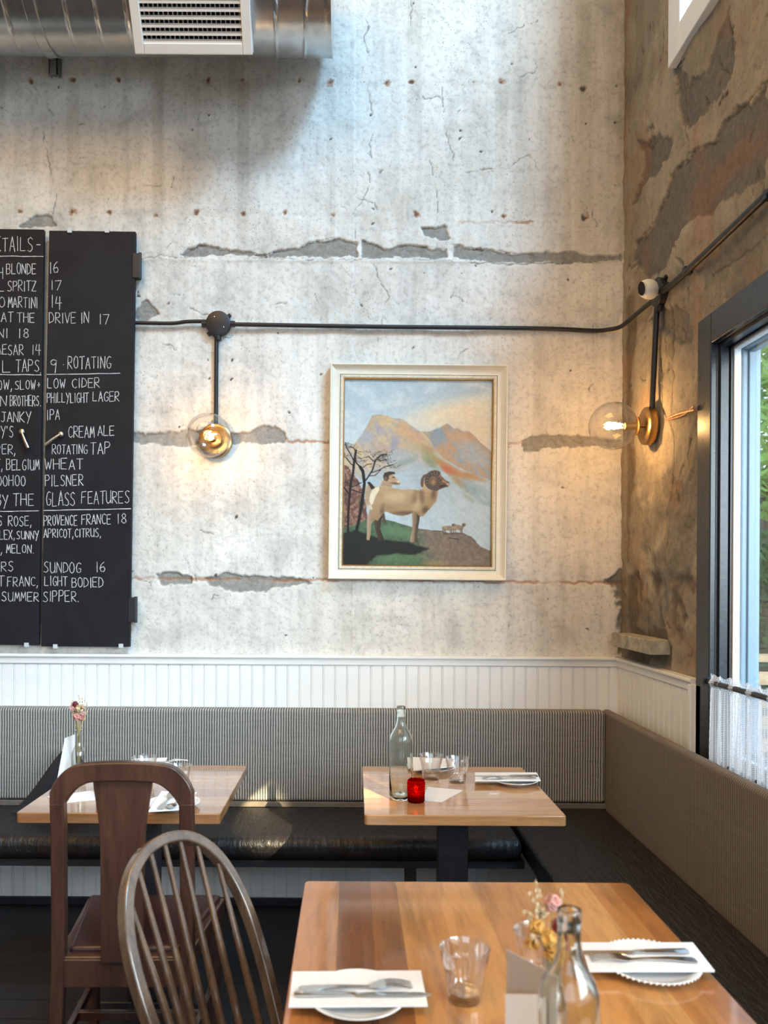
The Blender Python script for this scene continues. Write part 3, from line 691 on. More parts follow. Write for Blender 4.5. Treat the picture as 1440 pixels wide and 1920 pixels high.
# local frame: +Y is where the sitter faces; origin on the floor below the seat's rear edge
ch = thing('spindle_chair', 'brown hoop-back chair with slender spindles, beside the nearest table', 'chair', (-.252, 1.628, 0), rz=-(math.pi/2-(TH-math.pi/2))+0)
ch.rotation_euler = (0, 0, math.atan2(-math.cos(TH), math.sin(TH))-math.pi/2)
SZ = .44
def hoop_pt(t):           # t 0..1 round the hoop from left seat end to right seat end; lies in a raked plane
    a = math.pi*t; 
    s_ = math.cos(math.pi-a); h = math.sin(a)
    # width swells in the middle of the height, narrows to the seat
    H = .495; z = SZ-.01+H*(h**.62)
    zz = (z-SZ)/H; wdt = .168+.047*math.sin(min(1, max(0, zz)*1.15)*math.pi/2)
    if zz > .55: pass
    x = (1 if s_ > 0 else -1)*wdt*min(1, abs(s_)**.55) if abs(s_) < 1 else s_*wdt
    y = .03-.125*zz
    return (x, y, z)
# smooth hoop from a fitted outline: (half width, height above seat)
prof = [(.140, -.01), (.150, .06), (.160, .13), (.166, .19), (.167, .245), (.162, .300), (.148, .349), (.126, .390), (.094, .422), (.051, .443), (.0, .450)]
def cat(pts, n_=6):
    out = []; P_ = [Vector(p) for p in pts]
    for i in range(len(P_)-1):
        p0 = P_[max(i-1, 0)]; p1 = P_[i]; p2 = P_[i+1]; p3 = P_[min(i+2, len(P_)-1)]
        for k in range(n_):
            t = k/n_; out.append(.5*((2*p1)+(-p0+p2)*t+(2*p0-5*p1+4*p2-p3)*t*t+(-p0+3*p1-3*p2+p3)*t**3))
    out.append(P_[-1]); return out
RK = .225
def hy(h): return .045-RK*(h/.450)
hp = [(-a, hy(h), SZ+h) for a, h in prof]+[(a, hy(h), SZ+h) for a, h in reversed(prof[:-1])]
hp = cat(hp, 5)
nrm = Vector((0, math.cos(math.atan(RK/.450)), math.sin(math.atan(RK/.450))))
m = M(); rr = []
m = taper_bar(hp, .029, .024, flat=tuple(nrm)); m.build('hoop', M_chair2, ch, bevel=.005, seg=3)
hv = [Vector(p) for p in hp]
def hoop_at(x):
    best = None
    for a_, b_ in zip(hv[:-1], hv[1:]):
        if (a_.x-x)*(b_.x-x) <= 0 and a_.z > SZ+.3:
            t = (x-a_.x)/((b_.x-a_.x) or 1); q = a_.lerp(b_, t)
            if best is None or q.z > best.z: best = q
    return best
for k in range(7):
    u = (k-3)/3; top = hoop_at(u*.130); bot = Vector((u*.104, -.015+.045*u*u, SZ-.01))
    pts = [bot.lerp(top, t) for t in (0, .12, .3, .5, .75, 1)]
    m = M(); m.tube(pts, [.0062, .0076, .0088, .0080, .0065, .0055], 10); m.build('spindle', M_spind, ch)
# saddle seat
o = []
for i in range(40):
    a = 2*math.pi*i/40; x = math.cos(a); y = math.sin(a)
    o.append((.205*math.copysign(abs(x)**.8, x), .19+.21*math.copysign(abs(y)**.75, y)))
m = M(); vs = [(0, .2, SZ-.008)]; fs = []; L = [(.5, SZ-.012), (.8, SZ-.006), (.96, SZ+.0), (1, SZ-.008), (.98, SZ-.024), (.86, SZ-.038)]
for (k_, z) in L: vs += [(x*k_, .19+(y-.19)*k_, z) for x, y in o]
for i in range(40): fs.append((0, 1+i, 1+(i+1) % 40))
for r_ in range(len(L)-1):
    for i in range(40): fs.append((1+r_*40+i, 1+r_*40+(i+1) % 40, 1+(r_+1)*40+(i+1) % 40, 1+(r_+1)*40+i))
fs.append(tuple(1+(len(L)-1)*40+i for i in range(40))); m.add(vs, fs); m.build('seat', M_chair2, ch)
legs = {}
for sx in (-1, 1):
    for (y0, y1) in ((.06, -.03), (.32, .39)):
        a = Vector((sx*.13, y0, SZ-.03)); b_ = Vector((sx*.20, y1, 0)); legs[(sx, y0)] = (a, b_)
        M().tube([a.lerp(b_, t) for t in (0, .15, .35, .6, .85, 1)], [.010, .013, .017, .017, .013, .010], 12).build('leg', M_chair2, ch)
mids = []
for sx in (-1, 1):
    a = legs[(sx, .06)][0].lerp(legs[(sx, .06)][1], .55); b_ = legs[(sx, .32)][0].lerp(legs[(sx, .32)][1], .55); mids.append(a.lerp(b_, .5))
    M().tube([a.lerp(b_, t) for t in (0, .3, .5, .7, 1)], [.007, .010, .012, .010, .007], 10).build('side_stretcher', M_chair2, ch)
M().tube([mids[0].lerp(mids[1], t) for t in (0, .3, .5, .7, 1)], [.007, .010, .012, .010, .007], 10).build('cross_stretcher', M_chair2, ch)

# ------------------------------------------------------------------ wall sconces
n = N('aged_brass'); p = n.pos(); f = n.noise(p, 40, 5)
M_brass = n.bsdf(n.mix(f, (.42, .24, .085), (.58, .36, .15)), n.math('MULTIPLY_ADD', f, .15, .22), 1.0)
M_globe = thin_glass('clear_globe_glass', (.985, .98, .97), .06, 0, .6, .8, 3.0)
M_bulbglass = thin_glass('bulb_glass', (.99, .97, .93), .05)
n = N('glowing_filament'); e = n.n('ShaderNodeEmission'); e.inputs[0].default_value = (1, .66, .30, 1); e.inputs[1].default_value = 60; n.t.links.new(e.outputs[0], n.out.inputs[0]); M_fil = n.m
def sconce(label, loc, rz, power):
    s_ = thing('wall_sconce', label, 'wall lamp', loc, rz=rz)      # local -Y points out of the wall
    m = M(); m.lathe([(.0001, -.034), (.060, -.034), (.068, -.033), (.0745, -.029), (.0755, -.022), (.0755, -.002), (.075, .0), (.0001, .0)], 48, axis='-Y'); 
    # lathe z maps to -(-z)=... outward is negative local y
    m.v = [(x, -abs(y), z) for (x, y, z) in m.v]; m.build('back_plate', M_brass, s_)
    m = M(); m.tube([(0, -.030, 0), (0, -.062, 0)], .0075, 16); m.build('arm', M_brass, s_)
    m = M(); m.tube([(0, -.052, 0), (0, -.056, 0), (0, -.062, 0), (0, -.066, 0)], [.022, .036, .036, .022], 32); m.build('fitter_cap', M_brass, s_)
    m = M(); m.tube([(0, -.064, 0), (0, -.068, 0), (0, -.108, 0)], [.017, .0155, .0145], 24); m.build('socket', M_brass, s_)
    m = M(); R0 = .0955; pr = []
    for i in range(33):
        a = math.pi*(.10+.90*i/32); pr.append((max(1e-5, R0*math.sin(a)), R0*math.cos(a)))
    vs = []; k0 = 48
    m.lathe(pr, k0); m.v = [(x, -.155+z, y) for (x, y, z) in m.v]; g = m.build('glass_globe', M_globe, s_)
    m = M(); m.lathe([(.012, -.004), (.0135, .006), (.019, .022), (.0235, .036), (.0225, .050), (.015, .061), (.0001, .065)], 24)
    m.v = [(x, -.106-z, y) for (x, y, z) in m.v]; bulb_ = m.build('bulb', M_bulbglass, s_)
    m = M()
    for k in range(4):
        a = math.pi/2*k+.4; m.tube([(.0085*math.cos(a), -.116, .0085*math.sin(a)), (.011*math.cos(a+.3), -.155, .011*math.sin(a+.3))], .0020, 8)
    m.build('filament', M_fil, bulb_)
    l = bpy.data.lights.new('bulb_light', 'POINT'); l.energy = power; l.color = (1, .55, .20); l.shadow_soft_size = .016
    lo = bpy.data.objects.new('bulb_light', l); col.objects.link(lo); lo.parent = s_; lo.location = (0, -.137, 0)
    return s_
lx, _, lz = P(406, 828, D)
sconce('brass wall lamp with clear glass globe on the wall beside the chalkboard', (lx, D-.004, lz), R(-3), 4.2)
rd = 3.215
sconce('brass wall lamp with clear glass globe in the corner beside the window', (XR-.012, rd, P(1218, 799, rd)[2]), R(-90), 9.5)

# ------------------------------------------------------------------ conduit
M_cond = plain('black_conduit', (.008, .008, .011), .45, nscale=60, var=.3, bump=.1)
def cz(y, px=660): return P(px, y, D)[2]
zc = 2.585
jx = P(411, 610, D)[0]; jz = P(411, 610, D)[2]
m = M(); pts = cat([(WX(245), D-.022, WZ(608, 245)), (WX(320), D-.02, WZ(609, 320)), (WX(350), D-.022, WZ(606, 350)), (WX(392), D-.025, WZ(606, 392))], 6); m.tube(pts, .0085, 12)
c = m.build('conduit', M_cond); tag(c, 'short black wall conduit from the chalkboard to the round junction box', 'conduit')
m = M(); pts = [(jx+.04, D-.022, WZ(611, 436)), (WX(700), D-.018, WZ(615, 700)), (WX(1000), D-.018, WZ(618, 1000)), (XR-.14, D-.018, zc-.006), (XR-.07, D-.024, zc-.002), (XR-.032, D-.05, zc), (XR-.024, D-.12, zc+.0), (XR-.022, 3.30, zc-.005), (XR-.022, 3.17, zc-.012)]
m.tube(cat(pts, 8), .0095, 12); c = m.build('conduit', M_cond); tag(c, 'long black conduit running right along the wall above the painting into the corner', 'conduit')
m = M(); pts = [(XR-.022, 3.07, 2.572), (XR-.022, 2.95, 2.566), (XR-.024, 2.6, 2.566), (XR-.022, 2.0, 2.575), (XR-.022, .6, 2.575)]
m.tube(cat(pts, 6), .0125, 12)
for y in (2.86, 2.30, 1.7): m.box(XR-.034, XR, y-.012, y+.012, 2.555, 2.580)
c = m.build('conduit', M_cond); tag(c, 'black conduit sloping up over the street window on the side wall', 'conduit')
m = M(); m.tube([(lx, D-.018, jz-.04), (lx-.0, D-.018, lz+.03)], .0095, 12); m.tube([(lx, D-.018, jz-.035), (lx, D-.018, jz-.06)], .0135, 12)
c = m.build('conduit', M_cond); tag(c, 'vertical black conduit dropping to the lamp beside the chalkboard', 'conduit')
m = M(); m.tube([(XR-.022, 3.14, 2.53), (XR-.022, 3.185, 2.14)], .011, 12)
c = m.build('conduit', M_cond); tag(c, 'vertical black conduit dropping to the corner lamp', 'conduit')
M_screw = plain('bright_screw', (.7, .7, .7), .3, 1)
def jbox(label, loc, rz):
    t = thing('junction_box', label, 'junction box', loc, rz=rz)
    m = M(); m.lathe([(.0001, .0), (.050, .0), (.054, .004), (.054, .030), (.0001, .030)], 40, axis='-Y'); m.v = [(x, -abs(y), z) for x, y, z in m.v]
    for a in (40, 225): 
        ca, sa = math.cos(R(a)), math.sin(R(a)); m.tube([(ca*.05, -.012, sa*.05), (ca*.068, -.012, sa*.068)], (.009, .009), 10)
    m.build('box_body', M_cond, t)
    m = M(); m.lathe([(.0001, .035), (.050, .035), (.0545, .033), (.0555, .030), (.0001, .030)], 40, axis='-Y'); m.v = [(x, -abs(y), z) for x, y, z in m.v]
    m.build('cover', M_cond, t)
    for a in (118, -40):
        m = M(); m.sphere((math.cos(R(a))*.034, -.035, math.sin(R(a))*.030), .004, 10, 6, (1, 1, 1)); m.v = [v for v in m.v]; m.build('screw', M_screw, t)
    for a in (0, 180, -90):
        ca, sa = math.cos(R(a)), math.sin(R(a)); M().tube([(ca*.052, -.020, sa*.052), (ca*.074, -.020, sa*.074)], .0135, 14).build('connector', M_cond, t)
    return t
jbox('round black junction box on the wall above the left lamp', (jx, D-.0, jz), 0)
jbox('round black junction box behind the small white camera in the corner', (XR-.0, 3.12, 2.585), R(-90))
# small white camera
t = thing('security_camera', 'small white rounded camera mounted on the corner junction box', 'camera', (XR-.085, 3.07, 2.578), rot=(R(10), R(0), R(-52)))
m = M(); m.lathe([(.0001, -.036), (.024, -.036), (.032, -.031), (.0345, -.020), (.034, .0), (.031, .018), (.022, .028), (.0001, .030)], 32, axis='-Y')
m.v = [(x*.88, y, z*1.10) for x, y, z in m.v]; cam_body = m.build('camera_body', plain('warm_white_plastic', (.82, .80, .72), .35, var=.02), t)
m = M(); m.lathe([(.0001, .0), (.018, .0), (.021, .002), (.0001, .003)], 28, axis='-Y'); m.v = [(x*.72, y-.0385, z*1.25) for x, y, z in m.v]
m.v = [(x, -y if False else y, z) for x, y, z in m.v]; m.build('lens_window', plain('glossy_black_plastic', (.012, .010, .014), .12, bump=0), t)
M().tube([(0, .026, 0), (.0, .05, -.004), (.01, .07, -.006)], .008, 12).build('mount', M_cond, t)

# mortar-splashed concrete stub and the scrap of copper wire on the side wall
M_stub = plain('weathered_stub', (.36, .34, .27), .85, nscale=25, var=.35, bump=.4)
m = M(); m.box(XR-.075, XR+.01, 3.06, 3.50, 1.175, 1.232)
c = m.build('concrete_ledge_block', M_stub, bevel=.004); tag(c, 'grey weathered block jutting from the side wall above the white rail', 'block')
m = M(); a = RW(1252, 784, XR-.01); b_ = RW(1303, 768, XR-.03); m.tube(cat([a, Vector(a).lerp(Vector(b_), .5)+Vector((0, 0, .004)), b_], 5), .006, 8)
m.tube(cat([Vector(a)+Vector((0, 0, -.006)), Vector(a).lerp(Vector(b_), .6)+Vector((0, 0, -.006)), Vector(b_)+Vector((-.004, 0, .012))], 5), .0035, 8)
c = m.build('bent_wire', plain('rusty_copper', (.42, .20, .09), .5, .4, nscale=50, var=.4)); tag(c, 'short rusty copper-coloured wire poking from the side wall beside the window', 'wire')

# ------------------------------------------------------------------ duct and register
n = N('galvanised_steel'); p = n.pos(); f = n.vor(p, 22, 'F1'); f2 = n.noise(p, 3, 5)
sm = n.n('ShaderNodeMapping'); n.set(sm.inputs[0], p); sm.inputs['Scale'].default_value = (3, 20, 20); f3 = n.noise(sm.outputs[0], 2, 4)
M_galv = n.bsdf(n.mix(n.ramp(f, [(.1, 0), (.6, 1)]), (.50, .51, .51), (.58, .59, .59)), n.math('MULTIPLY_ADD', f2, .14, .22), 1.0, normal=n.bump(n.math('ADD', f2, f3), .04, .01))
DZ, DY, DR = 3.892, 3.28, .25
dx0, dx1 = XL+.1, P(622, 100, 3.28)[0]
m = M(); NS = 72; xs = list(np.arange(dx0, -1.75, .03))+list(np.arange(-1.75, dx1-.02, .005))+[dx1-.016, dx1-.012, dx1-.008, dx1-.004, dx1]
vs = []; fs = []; pitch = .118
for x in xs:
    for k in range(NS):
        a = 2*math.pi*k/NS; ph = ((x+ .118*a/(2*math.pi))/pitch) % 1.0; dd = min(ph, 1-ph)*pitch
        r_ = DR+.0045*math.exp(-(dd/.004)**2)
        if x > dx1-.018: r_ = DR+.0015
        vs.append((x-(-1.0), r_*math.cos(a), r_*math.sin(a)))
for i in range(len(xs)-1):
    for k in range(NS):
        l = (k+1) % NS; fs.append((i*NS+k, i*NS+l, (i+1)*NS+l, (i+1)*NS+k))
m.add(vs, fs)
t = thing('spiral_duct', 'large round galvanised spiral air duct under the ceiling at top left', 'air duct', (-1.0, DY, DZ))
m.build('duct_tube', M_galv, t, angle=50)
m = M(); m.tube([(dx1+1.0-.004, 0, 0), (dx1+1.0, 0, 0)], DR-.001, NS); m.build('end_cap', M_galv, t)
xc = P(38, 60, 3.05)[0]+1.0
m = M(); m.lathe([(DR+.001, -.026), (DR+.008, -.024), (DR+.008, -.020), (DR+.005, -.018), (DR+.005, .018), (DR+.008, .020), (DR+.008, .024), (DR+.001, .026)], NS)
m.v = [(xc+z, x, y) for x, y, z in m.v]; m.build('coupling_band', M_galv, t)
rx = P(358, 50, 3.1)[0]
al = R(34)
t = thing('air_register', 'square white louvred air register on the front of the round duct', 'air vent', (rx, DY-math.cos(al)*.295, DZ-math.sin(al)*.295), rot=(al, 0, 0))
M_reg = plain('white_enamel', (.80, .78, .74), .38, nscale=10, var=.03, bump=.02)
W2 = .232; H2 = .236; fw = .038
m = M(); m.box(-W2, -W2+fw, -.012, .012, -H2, H2).box(W2-fw, W2, -.012, .012, -H2, H2).box(-W2+fw, W2-fw, -.012, .012, -H2, -H2+fw).box(-W2+fw, W2-fw, -.012, .012, H2-fw, H2)
m.build('face_frame', M_reg, t, bevel=.004)
m = M(); d_ = .10
m.box(-W2+.006, -W2+.009, .010, d_, -H2+.006, H2-.006).box(W2-.009, W2-.006, .010, d_, -H2+.006, H2-.006).box(-W2+.006, W2-.006, .010, d_, -H2+.006, -H2+.009).box(-W2+.006, W2-.006, .010, d_, H2-.009, H2-.006)
m.build('collar_box', M_reg, t)
k = 0; z = -H2+fw+.012
while z < H2-fw-.004:
    m = M(); a = R(38 if z < .05 else 30); c_, s_ = math.cos(a), math.sin(a); hw = .0095
    m.add([(-W2+fw, -c_*hw*.0-.006, z-hw), (W2-fw, -.006, z-hw), (W2-fw, .010, z+hw*.15), (-W2+fw, .010, z+hw*.15), (-W2+fw, -.0045, z-hw-.0012), (W2-fw, -.0045, z-hw-.0012), (W2-fw, .0115, z+hw*.15-.0012), (-W2+fw, .0115, z+hw*.15-.0012)],
          [(0, 1, 2, 3), (7, 6, 5, 4), (0, 4, 5, 1), (1, 5, 6, 2), (2, 6, 7, 3), (3, 7, 4, 0)])
    m.box(-W2+fw, W2-fw, -.0075, -.0045, z-hw-.004, z-hw+.004)
    m.build('louvre_blade', M_reg, t); z += .0255
x = -W2+fw+.010
while x < W2-fw:
    M().box(x-.0012, x+.0012, .014, .032, -H2+fw, H2-fw).build('vertical_blade', M_reg, t, smooth=False); x += .0185
M().box(-W2+.01, W2-.01, .040, .043, -H2+.01, H2-.01).build('dark_backing', plain('duct_dark', (.02, .02, .02), .9), t)
# hanger strut on the wall below the duct
m = M(); hx0, _, hz0 = P(96, 147, D); hx1 = P(112, 110, D)[0]
m.box(hx0, hx1, D-.030, D-.026, hz0, hz0+.4).box(hx0, hx0+.004, D-.030, D+.01, hz0, hz0+.4).box(hx1-.004, hx1, D-.030, D+.01, hz0, hz0+.4)
m.box(hx1, hx1+.012, D-.006, D-.002, hz0, hz0+.4).box(hx0+.012, hx1-.012, D-.031, D-.0295, hz0+.05, hz0+.062)
c = m.build('duct_bracket', M_galv); tag(c, 'small galvanised metal bracket on the wall under the round duct', 'bracket')
# ------------------------------------------------------------------ chalkboards
n = N('chalkboard_paint'); p = n.pos(); f = n.noise(p, 5, 6, .6, .6); f2 = n.noise(p, 30, 4)
M_chalkb = n.bsdf(n.mix(n.ramp(f, [(.4, 0), (.75, 1)]), (.0085, .0085, .012), (.015, .016, .020)), n.math('MULTIPLY_ADD', f2, .1, .58), normal=n.bump(f2, .05, .002), spec=.25)
M_chalk = plain('white_chalk', (.58, .58, .58), .95, nscale=180, var=.35, bump=0)
GL = {'A':"0,0 1.9,6 3.8,0|.8,2 3.1,2.1",'B':"0,0 0,6 2.8,5.9 3.4,4.8 2.6,3.3 0,3.1|2.6,3.3 3.9,2 3,.3 0,0",'C':"3.8,5.2 2.4,6 .9,5.2 .2,3 .9,.7 2.4,0 3.8,.8",
'D':"0,0 .1,6 2.3,5.5 3.8,3.4 3.2,1.1 0,0",'E':"3.6,6 0,5.9 .1,0 3.6,.1|0,3.1 3,3.2",'F':"3.8,6 .2,5.8 0,0|.1,3.1 2.9,3.3",'G':"3.7,5.3 2.4,6 .9,5 .2,2.8 .9,.4 2.5,0 3.7,.8 3.8,2.5 2.2,2.6",
'H':"0,6 0,0|3.7,6 3.7,0|0,3 3.7,3.2",'I':"1.9,6 1.9,0",'J':".8,6 3.8,6|2.6,6 2.6,1 1.6,0 .2,1",'K':"0,6 0,0|3.6,6 .1,2.7 3.8,0",'L':".1,6 0,0 3.4,.1",'M':"0,0 .7,6 2,1.8 3.4,6 4,0",
'N':"0,0 .1,6 3.6,0 3.8,6",'O':"1.9,6 .6,5.2 .1,3 .7,.7 2,0 3.3,.8 3.8,3 3.2,5.3 1.9,6",'P':"0,0 .1,6 2.8,5.9 3.7,4.6 2.8,3.2 .1,2.9",'R':"0,0 .1,6 2.8,5.9 3.6,4.6 2.7,3.2 .1,3 3.8,0",
'S':"3.6,5.3 2.2,6 .6,5.2 .7,3.9 3.1,2.4 3.5,1 2,0 .1,.6",'T':"0,5.9 4,6|2,6 1.9,0",'U':"0,6 .2,1.2 1.4,0 2.9,.4 3.7,2 3.7,6|3.7,2 3.8,0",'V':"0,6 1.8,0 3.8,6",'W':"0,6 .9,0 2,4.4 3,0 4,6",
'X':"0,6 3.8,0|3.8,6 0,0",'Y':"0,6 1.9,3|4,6 1.2,-1",'Z':"0,6 3.8,6 0,0 3.9,.1",'1':"1.9,6 1.9,0",'4':"1,6 .1,2.4 3.9,2.6|2.9,6 2.8,-.6",'6':"3,6 1,4.4 .2,2 1,.2 2.8,.2 3.6,1.6 2.6,3 .7,2.4",
'7':"0,5.9 3.8,6 1.4,-.2",'8':"3.2,5.2 1.9,6 .7,5 1,3.8 3,2.6 3.5,1 2,0 .4,1 .8,2.5 3,3.9 3.2,5.2",'9':"3.3,5.4 1.7,6 .4,5 .6,3.5 2.2,3 3.3,4.4 3.3,5.4 3,2 2.6,-1",
',':"2,.6 1.4,-1.2",'.':"1.8,.2 2.1,0",'-':"1,3 3.2,3.1",'+':"1,3 3.4,3|2.2,4.4 2.2,1.6","'":"2,6 1.8,4.8",'*':"1.8,2.8 2.2,2.6"}
WID = {'I':1.5,'1':1.6,',':1.6,'.':1.6,"'":1.4,'-':4,'*':2.4}
def chalk_text(m, txt, x0, x1, y0, y1, d, rs, slant=0):
    """letters fill the pixel box x0..x1, y0 (top)..y1 (bottom)"""
    adv = []; 
    for c in txt: adv.append(2.6 if c == ' ' else WID.get(c, 4)+1.05)
    tot = sum(adv)-1.05; sx = (x1-x0)/tot; sy = (y1-y0)/6.0; cur = 0
    for c, a in zip(txt, adv):
        if c != ' ':
            off = 0 if c not in WID or c == '-' else (WID[c]-4)/2
            jx, jy = rs.uniform(-.15, .15), rs.uniform(-.25, .25); ts = rs.uniform(.94, 1.05)
            for st in GL[c].split('|'):
                pts = []
                for q in st.split():
                    gx, gy = map(float, q.split(','))
                    gx += rs.uniform(-.12, .12)+off; gy = gy*ts+rs.uniform(-.14, .14)
                    px = x0+(cur+gx+jx)*sx; py = y1-(gy+jy)*sy+(px-x0)*slant
                    pts.append(P(px, py, d))
                chalk_line(m, pts, rs)
        cur += a
def chalk_line(m, pts, rs, w=.0015):
    pts = [Vector(p) for p in pts]
    for a, b_ in zip(pts[:-1], pts[1:]):
        t = b_-a
        if t.length < 1e-5: continue
        t.normalize(); s_ = Vector((-t.z, 0, t.x)); e = t*w*.5
        wa, wb = w*rs.uniform(.65, 1.1), w*rs.uniform(.65, 1.1)
        k = len(m.v); q = [a-e-s_*wa, b_+e-s_*wb, b_+e+s_*wb, a-e+s_*wa]
        m.v += [tuple(v) for v in q]+[(v.x, v.y+.0008, v.z) for v in q]
        m.f += [(k, k+1, k+2, k+3), (k+7, k+6, k+5, k+4)]+[(k+i, k+4+i, k+4+(i+1) % 4, k+(i+1) % 4) for i in range(4)]
rs = random.Random(11); BD = 3.560
def board(label, corners, lines, rules, o):
    t = thing('chalkboard', label, 'chalkboard', (0, 0, 0)); c = P(*o, BD); t.location = c
    off = Vector(c); m = M(); pts = [P(x, y, BD) for x, y in corners]
    m.prism([(p_[0]-c[0], p_[2]-c[2]) for p_ in pts], 0, .022, 'Y'); m.build('board_panel', M_chalkb, t, bevel=.002)
    m = M()
    rows = {}
    for l in lines: rows.setdefault(round((l[3]+l[4])/2/12), []).append(l)
    for k_ in sorted(rows):
        m = M()
        for l in rows[k_]: chalk_text(m, l[0], l[1], l[2], l[3], l[4], BD-.0012, rs)
        m.xf(Matrix.Translation(-off)); m.build('chalk_writing', M_chalk, t, smooth=False)
    for (x0, y0, x1, y1) in rules:
        m = M(); n_ = 7; chalk_line(m, [P(x0+(x1-x0)*i/n_, y0+(y1-y0)*i/n_+rs.uniform(-.4, .4), BD-.0012) for i in range(n_+1)], rs, .0018)
        m.xf(Matrix.Translation(-off)); m.build('chalk_underline', M_chalk, t, smooth=False)
    return t, off
right_lines = [('16',93,110,492,512),('17',96,115,525,543),('14',96,115,554,577),('DRIVE IN',92,167,586,606),('17',186,205,588,607),('9',94,108,672,695),('*',117,121,675,690),('ROTATING',127,208,669,691),
('LOW',89,122,710,728),('CIDER',135,187,709,727),('PHILLYLIGHT',88,166,737,755),('LAGER',174,224,734,752),('IPA',88,112,768,787),('CREAM',128,177,799,820),('ALE',183,215,798,817),
('ROTATING',98,164,833,851),('TAP',170,207,830,851),('WHEAT',85,156,860,880),('PILSNER',85,156,890,911),('GLASS',87,141,922,948),('FEATURES',153,243,921,944),
('PROVENCE',82,145,966,985),('FRANCE',153,208,964,983),('18',220,238,963,982),('APRICOT,',82,138,992,1008),('CITRUS,',140,190,991,1007),
('SUNDOG',82,152,1054,1074),('16',180,198,1053,1072),('LIGHT',84,126,1080,1098),('BODIED',135,194,1083,1101),('SIPPER.',81,149,1108,1128)]
left_lines = [('KTAILS',-9,62,444,471),('-',66,77,452,466),('H',-6,6,500,522),('BLONDE',12,68,494,514),('L',-3,8,527,546),('SPRITZ',14,68,527,546),('O',-2,9,557,576),('MARTINI',15,71,557,577),
('AT',2,26,586,604),('THE',32,65,586,604),('NI',-4,15,616,633),('18',35,55,616,633),('AESAR',-6,44,646,665),('14',60,76,646,664),('L',5,21,676,698),('TAPS',30,74,674,697),('.',74,78,680,700),
('OW,',-6,24,713,731),('SLOW+',28,76,713,730),('N',1,13,742,762),('BROTHERS.',19,77,742,761),('JANKY',2,58,771,791),("DY'S",-8,25,799,819),('PER,',-8,30,834,852),('T,',-6,5,862,881),('BELGIUM',12,74,861,881),
('OOHOO',-6,48,892,911),('BY',-8,15,927,950),('THE',25,64,925,948),('S',-4,4,967,986),('ROSE,',16,60,967,986),('PLEX,',-10,28,994,1011),('SUNNY',31,72,995,1011),(',',1,6,1020,1038),('MELON.',12,64,1021,1037),
('ERS',-10,25,1052,1071),('T',-4,8,1080,1099),('FRANC,',14,72,1081,1099),('SUMMER',3,73,1110,1127)]
M_clip = plain('clear_plastic_clip', (.55, .57, .58), .35)
M_hinge = plain('black_hinge', (.013, .014, .018), .5)
M_steel = plain('worn_steel_handle', (.55, .50, .44), .28, 1.0, nscale=60)
def handle(t, off, px, py, dx, dy):
    a = Vector(P(px, py, BD-.012))-off; b_ = Vector(P(px+dx, py+dy, BD-.022))-off
    m = M(); m.sphere(a, .0135, 16, 10, (1, .7, 1)); m.tube([a, a+Vector((0, .02, 0))], .007, 12)
    m.tube([a+Vector((0, -.004, 0)), a.lerp(b_, .5)+Vector((0, -.006, 0)), b_], [.0052, .0066, .0078], 12); m.build('handle', M_steel, t)
def clip(t, off, px, py, w=8, h=8):
    x0, _, z1 = P(px-w/2, py-h/2, BD); x1, _, z0 = P(px+w/2, py+h/2, BD)
    M().box(x0-off.x, x1-off.x, -.006, .03, z0-off.z, z1-off.z).build('clip', M_clip, t, bevel=.001)
t, off = board('black chalkboard leaf cut by the left frame edge, cocktail list under a heading ending TAILS', [(-75, 428), (82, 430), (72, 1210), (-85, 1208)], left_lines,
    [(-10, 480, 81, 481), (-10, 702, 77, 703), (-10, 959, 72, 958)], (0, 820))
handle(t, off, 41, 809, 12, 31); clip(t, off, 50, 1209); clip(t, off, -20, 429)
t, off = board('black chalkboard leaf with hinges on its right edge, listing taps and glass features', [(92, 432), (254, 434), (243, 1213), (77, 1212)], right_lines,
    [(87, 702, 225, 700), (81, 957, 245, 954)], (165, 820))
handle(t, off, 114, 814, -30, 20)
for c in ((131, 433), (201, 433), (104, 1212), (227, 1211)): clip(t, off, *c)
for (px, py) in ((256, 498), (248, 1143)):
    x0, _, z1 = P(px-7, py-23, BD); x1, _, z0 = P(px+6, py+23, BD); m = M()
    m.box(x0-off.x, x1-off.x, -.004, .03, z0-off.z, z1-off.z); m.tube([(x1-off.x, .004, z0-off.z-.004), (x1-off.x, .004, z1-off.z+.004)], .0075, 12)
    m.build('hinge', M_hinge, t, bevel=.0015)
# white strip of wall visible between the boards' frames
# ------------------------------------------------------------------ framed painting
H_, W_ = 456, 360          # raster of the canvas (rows, columns); coordinates below are in the zoomed study: x 170..1250, y 195..1560
gx = 170+(np.arange(W_)+.5)/W_*1080; gy = 195+(np.arange(H_)+.5)/H_*1365
GX, GY = np.meshgrid(gx, gy); img = np.zeros((H_, W_, 3))
n1 = fbm(GX/60, GY/60, 1, 301, 5); n2 = fbm(GX/18, GY/18, 1, 311, 4); n3 = fbm(GX/140, GY/90, 1, 321, 4); nd = fbm((GX+GY)/90, (GX-GY)/26, 1, 331, 4)
def c8(h): return np.array([int(h[i:i+2], 16)/255 for i in (0, 2, 4)])
def blend(mask, colr):
    global img
    mask = np.clip(mask, 0, 1)[..., None]; img = img*(1-mask)+colr*mask
def poly(pts, soft=3, warp=4):
    x = GX+(n2-.5)*warp*2; y = GY+(n1-.5)*warp*2
    return smooth(-soft, soft, sdf(x, y, pts, lim=60))
def line(pts, w, soft=1.5):
    ww = w if not isinstance(w, tuple) else w[0]
    return 1-smooth(ww/2, ww/2+soft*1.6, seg_dist(GX, GY, pts, lim=40))
